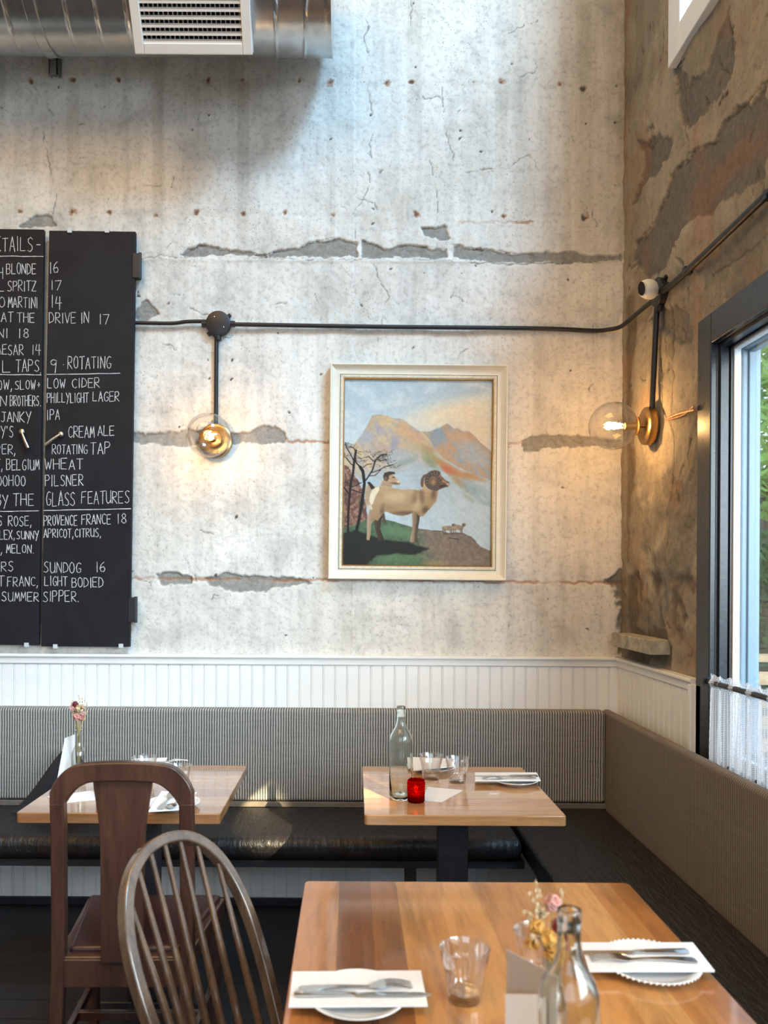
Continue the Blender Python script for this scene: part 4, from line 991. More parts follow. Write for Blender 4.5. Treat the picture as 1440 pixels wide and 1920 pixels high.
def blob(cx_, cy_, rx_, ry_, ang=0, soft=.5):
    a = R(ang); x = (GX-cx_)*math.cos(a)+(GY-cy_)*math.sin(a); y = -(GX-cx_)*math.sin(a)+(GY-cy_)*math.cos(a)
    return 1-smooth(1-soft, 1+soft*.4, np.hypot(x/rx_, y/ry_))
def lerp(a, b_, t): return a+(b_-a)*np.clip(t, 0, 1)[..., None]
img[:] = lerp(c8('8fa6b4'), c8('a9b7bd'), (GY-195)/500)
blend(.55*smooth(.45, .7, n3), c8('b3c3cb'))
blend(.9*blob(950, 440, 420, 120, -14, .9)+.2*n3, c8('cdbd9b')); blend(.8*blob(1150, 560, 260, 180, 0, .9), c8('cbb48c')); blend(.5*blob(560, 360, 160, 40, -6, .9), c8('b9bfb8'))
m2 = poly([(730,575),(800,570),(860,545),(925,510),(970,550),(1000,545),(1040,570),(1085,568),(1130,610),(1160,640),(1255,725),(1255,930),(1000,850),(860,740),(790,640)], 3)
blend(m2, lerp(c8('7f909b'), c8('a9855f'), smooth(.35, .6, nd)*.8+.2)); blend(m2*.8*blob(850, 610, 70, 90, 20), c8('748794')); blend(m2*.9*blob(1020, 620, 110, 50, 22), c8('b08c66')); blend(m2*.7*blob(1120, 740, 160, 90, 35), c8('8f9ca5'))
m1 = poly([(172,690),(245,670),(290,610),(330,545),(375,456),(430,450),(480,462),(530,478),(585,482),(640,515),(700,560),(745,580),(800,640),(830,700),(900,770),(1000,830),(1150,900),(1255,930),(1255,1460),(172,1460)], 3)
blend(m1, lerp(c8('9b8f86'), c8('b49a72'), smooth(.3, .65, nd)))
for a in ((380,500,60,110,20,'a3906e'),(330,620,60,60,-30,'8d93a0'),(545,650,36,80,22,'7f7f98'),(420,560,26,70,-20,'8a8892'),(470,500,70,50,10,'b79a68'),(590,560,60,70,30,'b88f60'),(680,610,110,50,30,'b98a5c'),(640,680,100,60,20,'a99474'),(560,770,150,70,-10,'8f99a0'),(450,700,80,50,20,'a08a78'),(800,720,80,40,40,'9a7a4c')):
    blend(m1*.8*blob(*a[:5], .7), c8(a[5]))
blend(m1*smooth(740, 900, GY+.25*GX-160+(n1-.5)*120), lerp(c8('8797a0'), c8('9fb0b8'), n1))
for a in ((860,790,220,26,35,'8c8b50'),(950,850,170,34,30,'ad6a30'),(930,860,60,26,30,'a8512a'),(1100,900,140,26,16,'a8763c'),(1030,960,140,30,42,'a08048'),(800,800,90,30,40,'77805a'),(1150,1020,170,60,30,'62808a'),(1180,1090,90,22,12,'4c6e6e'),(1080,1060,60,22,35,'7b8258'),(620,800,100,30,-20,'7c8c84')):
    blend(m1*.85*blob(*a[:5], .75), c8(a[5]))
blend(smooth(900, 1150, GY)*m1*.55*smooth(.35, .65, nd), c8('a6b9c2')); blend(.6*smooth(1000, 1250, GY+.3*(GX-700))*m1, c8('9fb3bd'))
# left rock
mr = poly([(172,820),(200,830),(225,880),(270,930),(300,990),(330,1100),(345,1200),(350,1380),(172,1400)], 4, 8)
blend(mr, lerp(c8('5a3a2c'), c8('8a6450'), smooth(.3, .7, n2))); blend(mr*.6*smooth(.5, .7, n1), c8('4a3026'))
# ground
mg = poly([(172,1300),(330,1230),(480,1225),(560,1245),(640,1270),(760,1295),(860,1300),(960,1320),(1040,1325),(1110,1345),(1172,1415),(1255,1450),(1255,1570),(172,1570)], 3)
blend(mg, lerp(c8('5e4e42'), c8('857666'), n2*.7+.15))
blend(mg*.95*smooth(820, 560, GX+(n1-.5)*160+(GY-1300)*-.5), lerp(c8('2f4a34'), c8('4a6a48'), n2))
blend(mg*.9*blob(560, 1310, 180, 50, 8, .7), c8('4f7350')); blend(mg*.7*blob(600, 1500, 180, 60, 4, .7), c8('4c6f48')); blend(mg*.6*blob(840, 1540, 110, 24, 0, .6), c8('8d7c46'))
mdk = np.maximum(poly([(172,1330),(260,1300),(350,1340),(470,1370),(640,1390),(800,1440),(700,1480),(560,1470),(420,1490),(330,1570),(172,1570)], 10, 10), .9*blob(230, 1480, 170, 130, 0, .7))
blend(mdk*.96, c8('161813'))
blend(poly([(950,1318),(1000,1312),(1050,1318),(1110,1345),(1172,1414),(1100,1400),(1020,1375),(950,1352)], 2), lerp(c8('5a5145'), c8('7d7061'), n2)); blend(line([(940,1356),(1010,1362),(1015,1366)], 4), c8('3a322b')); blend(line([(830,1304),(900,1306)], 4), c8('4a4037'))
# small distant sheep
for (x, y, f_) in ((935, 1288, 1), (1010, 1284, 1)):
    blend(poly([(x-45,y-14),(x-20,y-24),(x+20,y-24),(x+40,y-14),(x+36,y+10),(x-20,y+14),(x-40,y+8)], 2, 3), lerp(c8('6d5c4b'), c8('a08c72'), n2)); 
    blend(poly([(x+28,y-30),(x+44,y-40),(x+58,y-30),(x+48,y-12),(x+30,y-8)], 2, 2), c8('76604c')); blend(line([(x+38,y-36),(x+34,y-26),(x+42,y-22)], 4), c8('3c3026'))
    for q in (-34, -22, 18, 28): blend(line([(x+q,y+8),(x+q+1,y+34)], 5, 1), c8('57483a'))
blend(line([(905,1326),(1048,1322)], 6), c8('544a3c'))
# rear sheep
bs = lerp(c8('8a7152'), c8('b59a72'), smooth(980, 900, GY)*.6+n2*.4)
blend(poly([(325,1000),(350,965),(420,985),(440,1040),(420,1170),(380,1200),(350,1130),(330,1110)], 3), lerp(c8('8f765a'), c8('b09878'), n2)); blend(poly([(342,952),(360,948),(395,985),(400,1000),(372,1005)], 2), c8('2c221b'))
blend(poly([(455,1170),(470,1180),(482,1250),(470,1258),(455,1240)], 2), c8('4c3b2b'))
blend(poly([(440,975),(455,935),(500,930),(530,955),(520,985),(470,985)], 2), bs); blend(poly([(490,905),(520,890),(545,905),(556,925),(582,942),(584,955),(572,962),(540,958),(515,970),(495,960)], 2, 2), lerp(c8('8a6c4b'), c8('b8976b'), n2))
blend(blob(545, 958, 38, 10, 6), c8('6b5138')); blend(blob(570, 945, 13, 9, 0), c8('c9b592'))
blend(poly([(458,905),(468,880),(500,870),(540,872),(548,890),(520,892),(500,905),(498,930),(485,942),(465,935)], 2, 2), c8('3a2b20')); blend(blob(478, 922, 14, 16, 0), c8('6d5038')); blend(line([(528,912),(540,914)], 4), c8('1d1510'))
# main ram
def leg(pts, ca='8d7355', cb='4b3a2b'):
    mm = poly(pts, 2, 2); xs_ = [p_[0] for p_ in pts]; blend(mm, lerp(c8(ca), c8(cb), (GX-min(xs_))/(max(xs_)-min(xs_))*.9+(n2-.5)*.3))
leg([(400,1160),(470,1160),(450,1230),(440,1290),(470,1375),(460,1385),(430,1380),(405,1300),(395,1240)], '4a3a2a', '1f1812')
leg([(365,1150),(440,1140),(450,1180),(400,1230),(375,1255),(370,1340),(362,1380),(342,1375),(345,1290),(342,1230),(352,1190)], 'a08666', '55432f')
leg([(690,1160),(735,1160),(722,1260),(712,1330),(716,1392),(668,1395),(672,1370),(688,1340),(690,1260)], '6b5640', '2c221a')
leg([(668,1160),(712,1160),(706,1240),(692,1330),(690,1388),(660,1388),(664,1345),(674,1300),(676,1240)], 'a18765', '5b4834')
body = [(362,1085),(365,1050),(382,1010),(420,982),(480,975),(540,992),(600,1002),(660,1000),(720,1004),(752,990),(745,960),(770,930),(850,950),(868,985),(862,1030),(850,1085),(815,1130),(780,1165),(755,1195),(735,1200),(690,1165),(650,1185),(600,1197),(540,1188),(480,1165),(455,1190),(420,1235),(385,1215),(365,1150)]
mb = poly(body, 3, 2); blend(mb, lerp(c8('a88a5e'), c8('8d6f49'), (GY-1000)/220+(n2-.5)*.5))
for a in ((560,1060,110,45,0,'b39a70'),(620,1175,110,20,0,'57422e'),(430,1040,40,55,-20,'9a7c54'),(455,1150,20,50,10,'5a4430'),(500,1140,70,26,8,'8a6c48'),(735,1020,60,16,6,'8a6a44'),(745,1060,26,66,-8,'6a5036'),(800,1080,40,70,20,'8f7149'),(700,1120,36,50,0,'b1966c'),(830,1030,26,60,8,'5b4430'),(790,970,40,40,0,'a98c60'),(660,1080,40,60,0,'987a52'),(770,1150,30,36,30,'4f3c2a'),(690,1060,24,60,10,'7a5d3e'),(480,1000,90,16,4,'9c8058')):
    blend(mb*.8*blob(*a[:5], .85), c8(a[5]))
blend(poly([(358,1090),(362,1045),(382,1005),(408,985),(432,982),(430,1010),(405,1050),(385,1110),(372,1120)], 2, 2), c8('cbbd9f'))
blend(poly([(346,1120),(375,1118),(384,1150),(360,1152),(345,1140)], 2, 2), c8('b8ab92'))
hd = poly([(790,930),(820,885),(860,880),(890,905),(915,930),(942,942),(946,965),(935,978),(905,985),(880,995),(850,1010),(815,1000)], 2, 2)
blend(hd, lerp(c8('7a5a3c'), c8('4a3626'), (GY-900)/100+(n2-.5)*.6)); blend(blob(930, 960, 16, 13, 10), c8('a08664')); blend(blob(895, 972, 36, 10, -10), c8('3b2a1e')); blend(line([(868,926),(884,930)], 5), c8('15100c'))
blend(blob(905, 940, 22, 9, 25), c8('8f6d49'))
hcx, hcy = 828, 945
for k in range(60):      # coiled horn: a tapering spiral with pale ridges
    t = k/59; a = R(300)-t*R(420); r_ = 62-20*t; x = hcx+4-10*t+r_*math.cos(a)*.92; y = hcy-8+r_*math.sin(a)
    blend(blob(x, y, 21-11*t, 21-11*t, 0, .3), c8('42342a') if k % 3 else c8('6e5c49'))
blend(poly([(732,960),(734,925),(750,895),(785,880),(775,900),(758,920),(755,950),(750,985),(738,980)], 2, 1), c8('5f452f'))
blend(blob(826, 948, 20, 24, 0, .5), c8('86663f'))
# two bare trees
tr = c8('1a1512')
for pts, w in (([(205,1330),(205,1200),(215,1050),(222,960),(238,890),(245,800),(258,720)], 15),([(262,1330),(285,1230),(305,1100),(322,960),(310,870),(290,840)], 20),([(322,950),(350,910),(380,860),(400,790),(440,750),(480,745)], 9),([(290,840),(262,810),(250,760)], 8),([(245,830),(225,820),(200,790),(185,770)], 5),
    ([(240,790),(215,740),(190,700),(180,660)], 5),([(262,730),(240,700),(215,690)], 4),([(205,1030),(180,1000),(172,990)], 6),([(222,990),(262,975),(300,955)], 5),([(205,960),(180,950)], 4),([(310,1030),(270,1020),(235,1010)], 5),([(375,880),(430,860),(470,835),(530,820)], 5),([(395,800),(370,780),(350,760),(330,770)], 4),([(300,850),(340,820),(375,815)], 4),([(415,770),(430,790),(480,785)], 4),([(355,905),(400,900),(440,860)], 4)):
    blend(line(pts, w), tr)
tw = random.Random(4)
for (cx_, cy_, s_) in ((215,705,40),(190,680,26),(330,755,60),(370,760,60),(480,760,60),(500,800,50),(440,780,50),(300,790,40),(520,830,40),(410,820,50),(200,760,30),(470,740,40)):
    for _ in range(12):
        x = cx_+tw.uniform(-1, 1)*s_; y = cy_+tw.uniform(-.5, .5)*s_; x = max(176, x); blend(line([(x, y), (x+tw.uniform(-26, 34), y-tw.uniform(2, 22))], 1.8, 1.2)*.7, c8('3b352c'))
img *= (1+(n2-.5)*.12)[..., None]; img = np.clip(img, 0, 1)
lin = np.where(img <= .04045, img/12.92, ((img+.055)/1.055)**2.4)
lin = lin*.80+.20*lin.mean(-1, keepdims=True); lin = np.clip(lin*1.15, 0, 1)
PD = 3.555
ptl, ptr, pbr, pbl = [Vector(P(x, y, PD)) for x, y in ((619, 682), (951, 684), (950, 1088.5), (615, 1086.5))]
pc = (ptl+ptr+pbr+pbl)/4; pw = ((ptr-ptl).length+(pbr-pbl).length)/2; ph = ((ptl-pbl).length+(ptr-pbr).length)/2
t = thing('framed_painting', 'large framed painting of two horned rams on a mountainside', 'painting', (pc.x, D-.012, pc.z), rot=(0, R(.25), 0))
n = N('frame_cream_paint'); p = n.pos(); f = n.noise(p, 30, 5); 
M_fr = n.bsdf(n.mix(f, (.66, .62, .50), (.80, .76, .66)), .42, normal=n.bump(f, .1, .002))
M_liner = plain('frame_liner', (.60, .55, .43), .5, nscale=90, var=.15)
M_gold = plain('gold_edge', (.45, .26, .09), .35, .7, nscale=60)
M_groove = plain('dark_frame_groove', (.12, .10, .075), .6)
def frame(name, prof, mat):     # prof: (inset from outer edge, forward distance)
    m = M(); vs = []
    for (o, h) in prof:
        x, z = pw/2-o, ph/2-o; vs += [(-x, -h, -z), (x, -h, -z), (x, -h, z), (-x, -h, z)]
    fs = []; k = len(prof)
    for i in range(k-1):
        for j in range(4): fs.append((i*4+j, i*4+(j+1) % 4, (i+1)*4+(j+1) % 4, (i+1)*4+j))
    m.add(vs, fs); o = m.build(name, mat, t, angle=30); return o
frame('outer_frame', [(0, 0), (0, .040), (.003, .046), (.007, .046), (.010, .042), (.018, .034), (.030, .027), (.040, .024), (.0425, .026), (.0445, .025), (.0445, .0)], M_fr)
frame('frame_groove', [(.0440, .0), (.0440, .021), (.0470, .021), (.0470, .0)], M_groove)
frame('inner_frame', [(.0470, .0), (.0470, .026), (.0495, .0275), (.058, .0265), (.0600, .024), (.0600, .0)], M_liner)
frame('gold_edge', [(.0597, .0), (.0597, .0225), (.0625, .0235), (.066, .018), (.066, .0)], M_gold)
cw, chh = pw-.130, ph-.130
vs = []; fs = []
for r_ in range(H_+1):
    for c_ in range(W_+1): vs.append((-cw/2+cw*c_/W_, -.012, chh/2-chh*r_/H_))
me = bpy.data.meshes.new('canvas'); nv = len(vs)
me.vertices.add(nv); me.vertices.foreach_set('co', np.array(vs, np.float32).ravel())
ii = np.arange(H_)[:, None]; jj = np.arange(W_)[None, :]; a = ii*(W_+1)+jj
q = np.stack([a, a+W_+1, a+W_+2, a+1], -1).reshape(-1, 4).astype(np.int32)
me.loops.add(len(q)*4); me.loops.foreach_set('vertex_index', q.ravel()); me.polygons.add(len(q))
me.polygons.foreach_set('loop_start', np.arange(len(q), dtype=np.int32)*4); me.polygons.foreach_set('loop_total', np.full(len(q), 4, np.int32)); me.update(calc_edges=True)
big = np.zeros((H_+1, W_+1, 4), np.float32); big[..., 3] = 1
pad = np.pad(lin, ((0, 1), (0, 1), (0, 0)), 'edge'); pad2 = np.pad(lin, ((1, 0), (1, 0), (0, 0)), 'edge'); big[..., :3] = (pad+pad2)/2
at = me.color_attributes.new('paint', 'FLOAT_COLOR', 'POINT'); at.data.foreach_set('color', big.ravel())
n = N('oil_paint'); at_ = n.attr('paint'); p = n.pos(); M_oil = n.bsdf(at_.outputs['Color'], .55, normal=n.bump(n.noise(p, 260, 3), .1, .001), spec=.3)
me.materials.append(M_oil); cv = bpy.data.objects.new('canvas', me); col.objects.link(cv); cv.parent = t
# ------------------------------------------------------------------ tableware
M_glass = thin_glass('clear_tumbler_glass', (.985, .99, .99), .10, .03, .70, .85, 2.2)
n = N('clear_bottle_glass'); g = n.n('ShaderNodeBsdfGlass'); g.inputs[0].default_value = (.965, .985, .975, 1); g.inputs['IOR'].default_value = 1.45; n.t.links.new(g.outputs[0], n.out.inputs[0]); M_bottle = n.m
M_vase = thin_glass('clear_vase_glass', (.96, .98, .97), .06, .02, .55, .8, 2.6)
M_china = plain('white_china', (.84, .85, .84), .16, var=.01, bump=0, coat=.4)
M_paper = plain('white_paper', (.80, .81, .82), .85, nscale=14, var=.02, bump=.05)
M_napkin = plain('white_linen', (.84, .85, .86), .92, nscale=120, var=.03, bump=.15)
M_cut = plain('polished_cutlery', (.62, .61, .60), .16, 1.0, nscale=40, var=.06, bump=0)
def bottle(label, x, y):
    t = thing('water_bottle', label, 'bottle', (x, y, TZ))
    out = [(.0001, .004), (.020, .002), (.033, .0), (.0365, .003), (.0372, .012), (.0372, .100), (.0372, .182), (.0362, .196), (.0320, .210), (.0240, .223), (.0180, .234), (.0150, .248), (.0142, .262), (.0138, .279), (.0148, .281), (.0152, .286), (.0150, .296), (.0142, .298)]
    inn = [(.0100, .298), (.0098, .280), (.0105, .262), (.0118, .246), (.0150, .233), (.0210, .222), (.0290, .208), (.0335, .195), (.0345, .182), (.0345, .100), (.0345, .016), (.030, .010), (.012, .013), (.0001, .018)]
    M().lathe(out+inn, 48).build('bottle_glass', M_bottle, t, angle=60); return t
bx, by, _ = T(751, 1497, TZ)
bottle('tall clear glass water bottle on the pale table before the back bench', bx, by)
bottle('tall blurred clear glass water bottle on the nearest table, cut by the bottom edge', .270, .985)
def tumbler_mesh():
    m = M()
    def mod(r, z, a):
        if .008 < z < .058: return r*(1-.055*(1-abs(math.cos(4.5*a))**.7)*min(1, (z-.008)/.008)*min(1, (.058-z)/.006))
        return r
    out = [(.0001, .0), (.027, .0), (.0288, .002), (.0296, .010), (.0312, .020), (.0332, .034), (.0352, .048), (.0364, .056), (.0380, .060), (.0400, .072), (.0422, .0855), (.0424, .0875)]
    inn = [(.0410, .0880), (.0402, .0865), (.0374, .070), (.0344, .057), (.0316, .046), (.0290, .030), (.0268, .016), (.022, .013), (.0001, .0125)]
    return m.lathe(out+inn, 72, mod=lambda r, z, a: mod(r, z, a))
tum = thing('tumbler', 'clear faceted glass tumbler at the middle of the nearest table', 'glass', (*T(871, 1874, TZ)[:2], TZ), group='faceted tumblers')
tumbler_mesh().build('glass_cup', M_glass, tum, angle=50)
dup(tum, (*T(1008, 1838, TZ)[:2], TZ), .3, 'clear faceted tumbler behind the dried flowers on the nearest table')
dup(tum, (*T(808, 1461, TZ)[:2], TZ), .2, 'left of the two faceted tumblers on the pale right-hand table')
dup(tum, (*T(857, 1467, TZ)[:2], TZ), .5, 'right of the two faceted tumblers on the pale right-hand table')
dup(tum, (*T(271, 1466, TZ)[:2], TZ), .1, 'faceted tumbler farther back on the left table, before the folded napkin')
dup(tum, (*T(335, 1484, TZ)[:2], TZ), .6, 'faceted tumbler on the left table just behind the plate with the fork')
def plate(label, px, py, r=.082, beaded=True):
    x, y, _ = T(px, py, TZ+.012); t = thing('side_plate', label, 'plate', (x, y, TZ), group='white side plates')
    pr = [(.0001, .002), (r*.55, .002), (r*.60, .0), (r*.64, .002), (r*.80, .007), (r*.97, .0135), (r, .0152), (r*.99, .0165), (r*.94, .0158), (r*.78, .0095), (r*.64, .0052), (.0001, .0045)]
    M().lathe(pr, 64).build('plate_body', M_china, t, angle=50)
    if beaded:
        m = M()
        for k in range(56):
            a = 2*math.pi*k/56; m.sphere((r*math.cos(a), r*math.sin(a), .0155), .0027, 8, 6)
        m.build('beaded_rim', M_china, t)
    return t
def sheet(name, label, cat_, corners, mat, th=.003, z=None, sag=0, group=None, n_=10, folds=0):
    P_ = [Vector(T(x, y, z)) if len(c_) == 2 else Vector(c_) for c_ in corners for (x, y) in [c_[:2]]]
    c = sum(P_, Vector())/4; m = M(); vs = []
    for lay in (0, 1):
        for i in range(n_+1):
            for j in range(n_+1):
                u, v = i/n_, j/n_
                q = P_[0].lerp(P_[1], u).lerp(P_[3].lerp(P_[2], u), v)-c
                q.z += -sag*(2*u-1)**2+(.0012*math.sin(7*u+3*v))*(1 if sag else 0); q.z += th*lay; vs.append(q)
    k = (n_+1)**2; fs = []
    for i in range(n_):
        for j in range(n_):
            a = i*(n_+1)+j; fs += [(a, a+1, a+n_+2, a+n_+1), (k+a, k+a+n_+1, k+a+n_+2, k+a+1)]
    bd = [i*(n_+1) for i in range(n_)]+[n_*(n_+1)+j for j in range(n_)]+[i*(n_+1)+n_ for i in range(n_, 0, -1)]+[j for j in range(n_, 0, -1)]
    for a, b_ in zip(bd, bd[1:]+bd[:1]): fs.append((a, b_, k+b_, k+a))
    m.add(vs, fs); o = m.build(name, mat, loc=tuple(c), angle=60); return tag(o, label, cat_, group)
def fork_mesh():      # along +X: handle end at 0, tines at 1 (length .19); flat with a gentle lift
    m = M()
    def zc_(x): return .0035*math.sin(math.pi*min(1, x/.12))+(.006*math.sin(math.pi*(x-.12)/.07) if x > .12 else 0)
    xs = [0, .004, .02, .05, .09, .115, .125, .135, .145]; ws = [.006, .0105, .0095, .006, .0035, .004, .009, .0125, .0125]
    def strip(xs, ws, y0=0):
        vs = []; fs = []
        for x, w_ in zip(xs, ws):
            for (sy, dz) in ((-1, 0), (1, 0), (1, .0018), (-1, .0018)): vs.append((x, y0+sy*w_, zc_(x)+dz))
        for i in range(len(xs)-1):
            for k in range(4): l = (k+1) % 4; fs.append((i*4+k, i*4+l, i*4+4+l, i*4+4+k))
        fs += [(3, 2, 1, 0), tuple(len(vs)-4+k for k in range(4))]; m.add(vs, fs)
    strip(xs, ws)
    for k in range(4):
        y0 = (-1.5+k)*.0068; strip([.143, .155, .17, .186, .190], [.0021, .0020, .0018, .0014, .0005], y0)
    return m
def knife_mesh():     # handle end at 0, blade tip at .225
    m = M(); pr = [(0, .006, .0045), (.004, .0092, .006), (.03, .0088, .006), (.08, .0065, .0052), (.098, .0052, .0045), (.102, .0078, .0012), (.13, .0088, .0011), (.18, .0090, .0010), (.208, .0074, .0009), (.222, .0036, .0008), (.226, .0005, .0006)]
    vs = []; fs = []
    for x, w_, h in pr:
        for (sy, sz) in ((-1, .3), (-.5, 0), (.5, 0), (1, .3), (1, .7), (.5, 1), (-.5, 1), (-1, .7)): vs.append((x, sy*w_, sz*h))
    for i in range(len(pr)-1):
        for k in range(8): l = (k+1) % 8; fs.append((i*8+k, i*8+l, i*8+8+l, i*8+8+k))
    fs += [tuple(range(7, -1, -1)), tuple(len(vs)-8+k for k in range(8))]
    return m.add(vs, fs)
def spoon_mesh():
    m = M(); xs = [0, .004, .03, .08, .12, .135]; ws = [.005, .009, .0075, .004, .003, .005]; vs = []; fs = []
    for x, w_ in zip(xs, ws):
        for (sy, dz) in ((-1, 0), (1, 0), (1, .002), (-1, .002)): vs.append((x, sy*w_, .003*math.sin(math.pi*min(1, x/.13))+dz))
    for i in range(len(xs)-1):
        for k in range(4): l = (k+1) % 4; fs.append((i*4+k, i*4+l, i*4+4+l, i*4+4+k))
    fs += [(3, 2, 1, 0), tuple(len(vs)-4+k for k in range(4))]; m.add(vs, fs)
    m2 = M(); m2.lathe([(.0001, .001), (.008, .0018), (.013, .004), (.016, .008), (.0152, .0085), (.0122, .0052), (.0075, .003), (.0001, .0022)], 24); m2.v = [(x*1.45+.153, y, z-.001) for x, y, z in m2.v]
    return m.add(m2.v, m2.f)
cut_me = {}
def cutlery(kind, label, a, b_, z, za=None, zb=None):
    """lies with its handle end at pixel a, pointing towards pixel b"""
    A = Vector(T(*a, z)); B = Vector(T(*b_, z)); d = B-A
    if kind not in cut_me:
        o = {'fork': fork_mesh, 'knife': knife_mesh, 'spoon': spoon_mesh}[kind]().build({'fork': 'dinner_fork', 'knife': 'table_knife', 'spoon': 'spoon'}[kind], M_cut, angle=40); cut_me[kind] = o
    else: o = cut_me[kind].copy(); col.objects.link(o)
    o.location = A; o.rotation_euler = (0, 0, math.atan2(d.y, d.x)); tag(o, label, kind, {'fork': 'forks on napkins', 'knife': 'knives on napkins', 'spoon': 'spoons'}[kind])
    return o
ZN = TZ+.0165; ZC = ZN+.0042
# nearest table, left setting
plate('white plate under the napkin at the left edge of the nearest table', 670, 1866, .083, False)
sheet('napkin', 'white folded napkin on the plate at the left of the nearest table', 'napkin', [(549,1825),(789,1823),(802,1888),(541,1890)], M_napkin, .0034, ZN, .0, 'folded napkins')
cutlery('knife', 'knife lying on the napkin at the left of the nearest table', (552,1866), (806,1865), ZC)
cutlery('fork', 'fork lying beside the knife on the left napkin of the nearest table', (560,1857), (748,1849), ZC+.001)
# nearest table, right setting
plate('beaded white plate under the napkin at the right edge of the nearest table', 1218, 1805, .086)
sheet('napkin', 'white folded napkin on the plate at the right of the nearest table', 'napkin', [(1088,1770),(1299,1770),(1340,1823),(1105,1823)], M_napkin, .0034, ZN, .0, 'folded napkins')
cutlery('knife', 'knife lying across the napkin at the right of the nearest table', (1290,1786), (1080,1787), ZC)
cutlery('fork', 'fork lying across the napkin at the right of the nearest table', (1306,1802), (1120,1799), ZC)
# pale table, right setting
plate('white plate under the napkin at the right edge of the pale table', 965, 1462, .082, False)
sheet('napkin', 'white folded napkin on the right side of the pale table', 'napkin', [(890,1450),(1006,1450),(1014,1465),(891,1465)], M_napkin, .0034, ZN, .0, 'folded napkins')
cutlery('knife', 'knife lying on the napkin at the right of the pale table', (1008,1456), (884,1455), ZC)
cutlery('fork', 'fork lying on the napkin at the right of the pale table', (1005,1459), (900,1461), ZC)
# pale table, rear left setting
plate('white plate mostly hidden behind the two tumblers on the pale table', 812, 1438, .082, False)
sheet('napkin', 'white folded napkin on the plate behind the two tumblers', 'napkin', [(774,1421),(845,1424),(851,1438),(775,1446)], M_napkin, .0034, ZN, .0, 'folded napkins')
# left table
plate('white plate under fork and spoon near the front edge of the left table', 325, 1505, .082, False)
sheet('napkin', 'white folded napkin under the fork and spoon on the left table', 'napkin', [(303,1485),(369,1487),(343,1519),(278,1523)], M_napkin, .0034, ZN, .0, 'folded napkins')
cutlery('fork', 'fork with upright tines on the front napkin of the left table', (300,1518), (327,1487), ZC)
cutlery('spoon', 'spoon on the front napkin of the left table', (350,1489), (324,1512), ZC)
plate('white plate at the back of the left table, behind a tumbler', 283, 1438, .080, False)
sheet('napkin', 'white folded napkin on the plate at the back of the left table', 'napkin', [(248,1424),(314,1422),(303,1440),(243,1441)], M_napkin, .0034, ZN, .0, 'folded napkins')
cutlery('fork', 'fork on the napkin at the back of the left table', (256,1434), (300,1430), ZC)
# papers and cards
def spt(px, py, z=TZ+.0004): return (px, py)
sheet('paper_menu', 'white sheet of paper lying flat on the pale table beside the red candle', 'paper', [(802,1476),(868,1482),(828,1504),(789,1501)], M_paper, .0012, TZ+.0002)
sheet('paper_menu', 'white slip of paper lying flat on the left table before the vase', 'paper', [(88,1494),(185,1481),(189,1499),(110,1507)], M_paper, .0012, TZ+.0002)
def standing(name, label, tl, tr, br, bl, mat, th=.0012):
    pts = [Vector(q) for q in (tl, tr, br, bl)]; c = (pts[2]+pts[3])/2; nn = (pts[1]-pts[0]).cross(pts[3]-pts[0]).normalized()*th
    m = M(); vs = [p_-c for p_ in pts]+[p_-c+nn for p_ in pts]
    m.add(vs, [(0, 1, 2, 3), (7, 6, 5, 4)]+[(i, i+4, (i+1) % 4+4, (i+1) % 4) for i in range(4)])
    o = m.build(name, mat, loc=tuple(c), smooth=False); return tag(o, label, 'menu card')
M_card = plain('grey_card', (.50, .47, .45), .8, nscale=14, var=.04)
bl = Vector(T(106, 1471, TZ)); br = Vector(T(143, 1463, TZ))
standing('menu_card', 'white menu card leaning beside the vase on the left table', P(122, 1384, 2.76), P(140, 1377, 2.82), br, bl, M_paper)
tl = Vector(P(950, 1781, 1.115)); tr = Vector(P(1042, 1829, 1.050))
standing('menu_card', 'grey menu card standing behind the blurred bottle', tl, tr, (tr.x, tr.y, TZ), (tl.x, tl.y, TZ), M_card)
tl = Vector(P(947, 1864, 1.085)); tr = Vector(P(1014, 1865, 1.060))
standing('menu_card', 'low white card in front of the grey menu card', tl, tr, (tr.x, tr.y-.012, TZ), (tl.x, tl.y-.012, TZ), M_paper)
# red hobnail candle holders
n = N('red_hobnail_glass'); g = n.n('ShaderNodeBsdfGlass'); g.inputs[0].default_value = (.72, .045, .02, 1); g.inputs['Roughness'].default_value = .12
tl_ = n.n('ShaderNodeBsdfTranslucent'); tl_.inputs[0].default_value = (.55, .03, .012, 1); mx = n.n('ShaderNodeMixShader'); mx.inputs[0].default_value = .45
n.t.links.new(g.outputs[0], mx.inputs[1]); n.t.links.new(tl_.outputs[0], mx.inputs[2]); n.t.links.new(mx.outputs[0], n.out.inputs[0]); M_red = n.m
n = N('candle_flame'); e = n.n('ShaderNodeEmission'); e.inputs[0].default_value = (1, .45, .12, 1); e.inputs[1].default_value = 9; n.t.links.new(e.outputs[0], n.out.inputs[0]); M_flame = n.m
M_wax = plain('candle_wax', (.80, .70, .55), .5)
x, y, _ = T(780, 1503, TZ)
cd_ = thing('candle_holder', 'red hobnail glass candle holder beside the bottle on the pale table', 'candle holder', (x, y, TZ), group='red glass candle holders')
m = M(); m.lathe([(.0001, .0), (.0235, .0), (.0255, .002), (.0265, .035), (.0275, .066), (.0272, .070), (.0255, .070), (.0248, .064), (.0240, .010), (.0001, .008)], 40)
for j in range(9):
    for k in range(22):
        a = 2*math.pi*(k+.5*(j % 2))/22; z = .006+j*.0070; r_ = .0256+.0018*z/.07
        m.sphere((r_*math.cos(a), r_*math.sin(a), z), .0026, 6, 4)
m.build('red_glass', M_red, cd_)
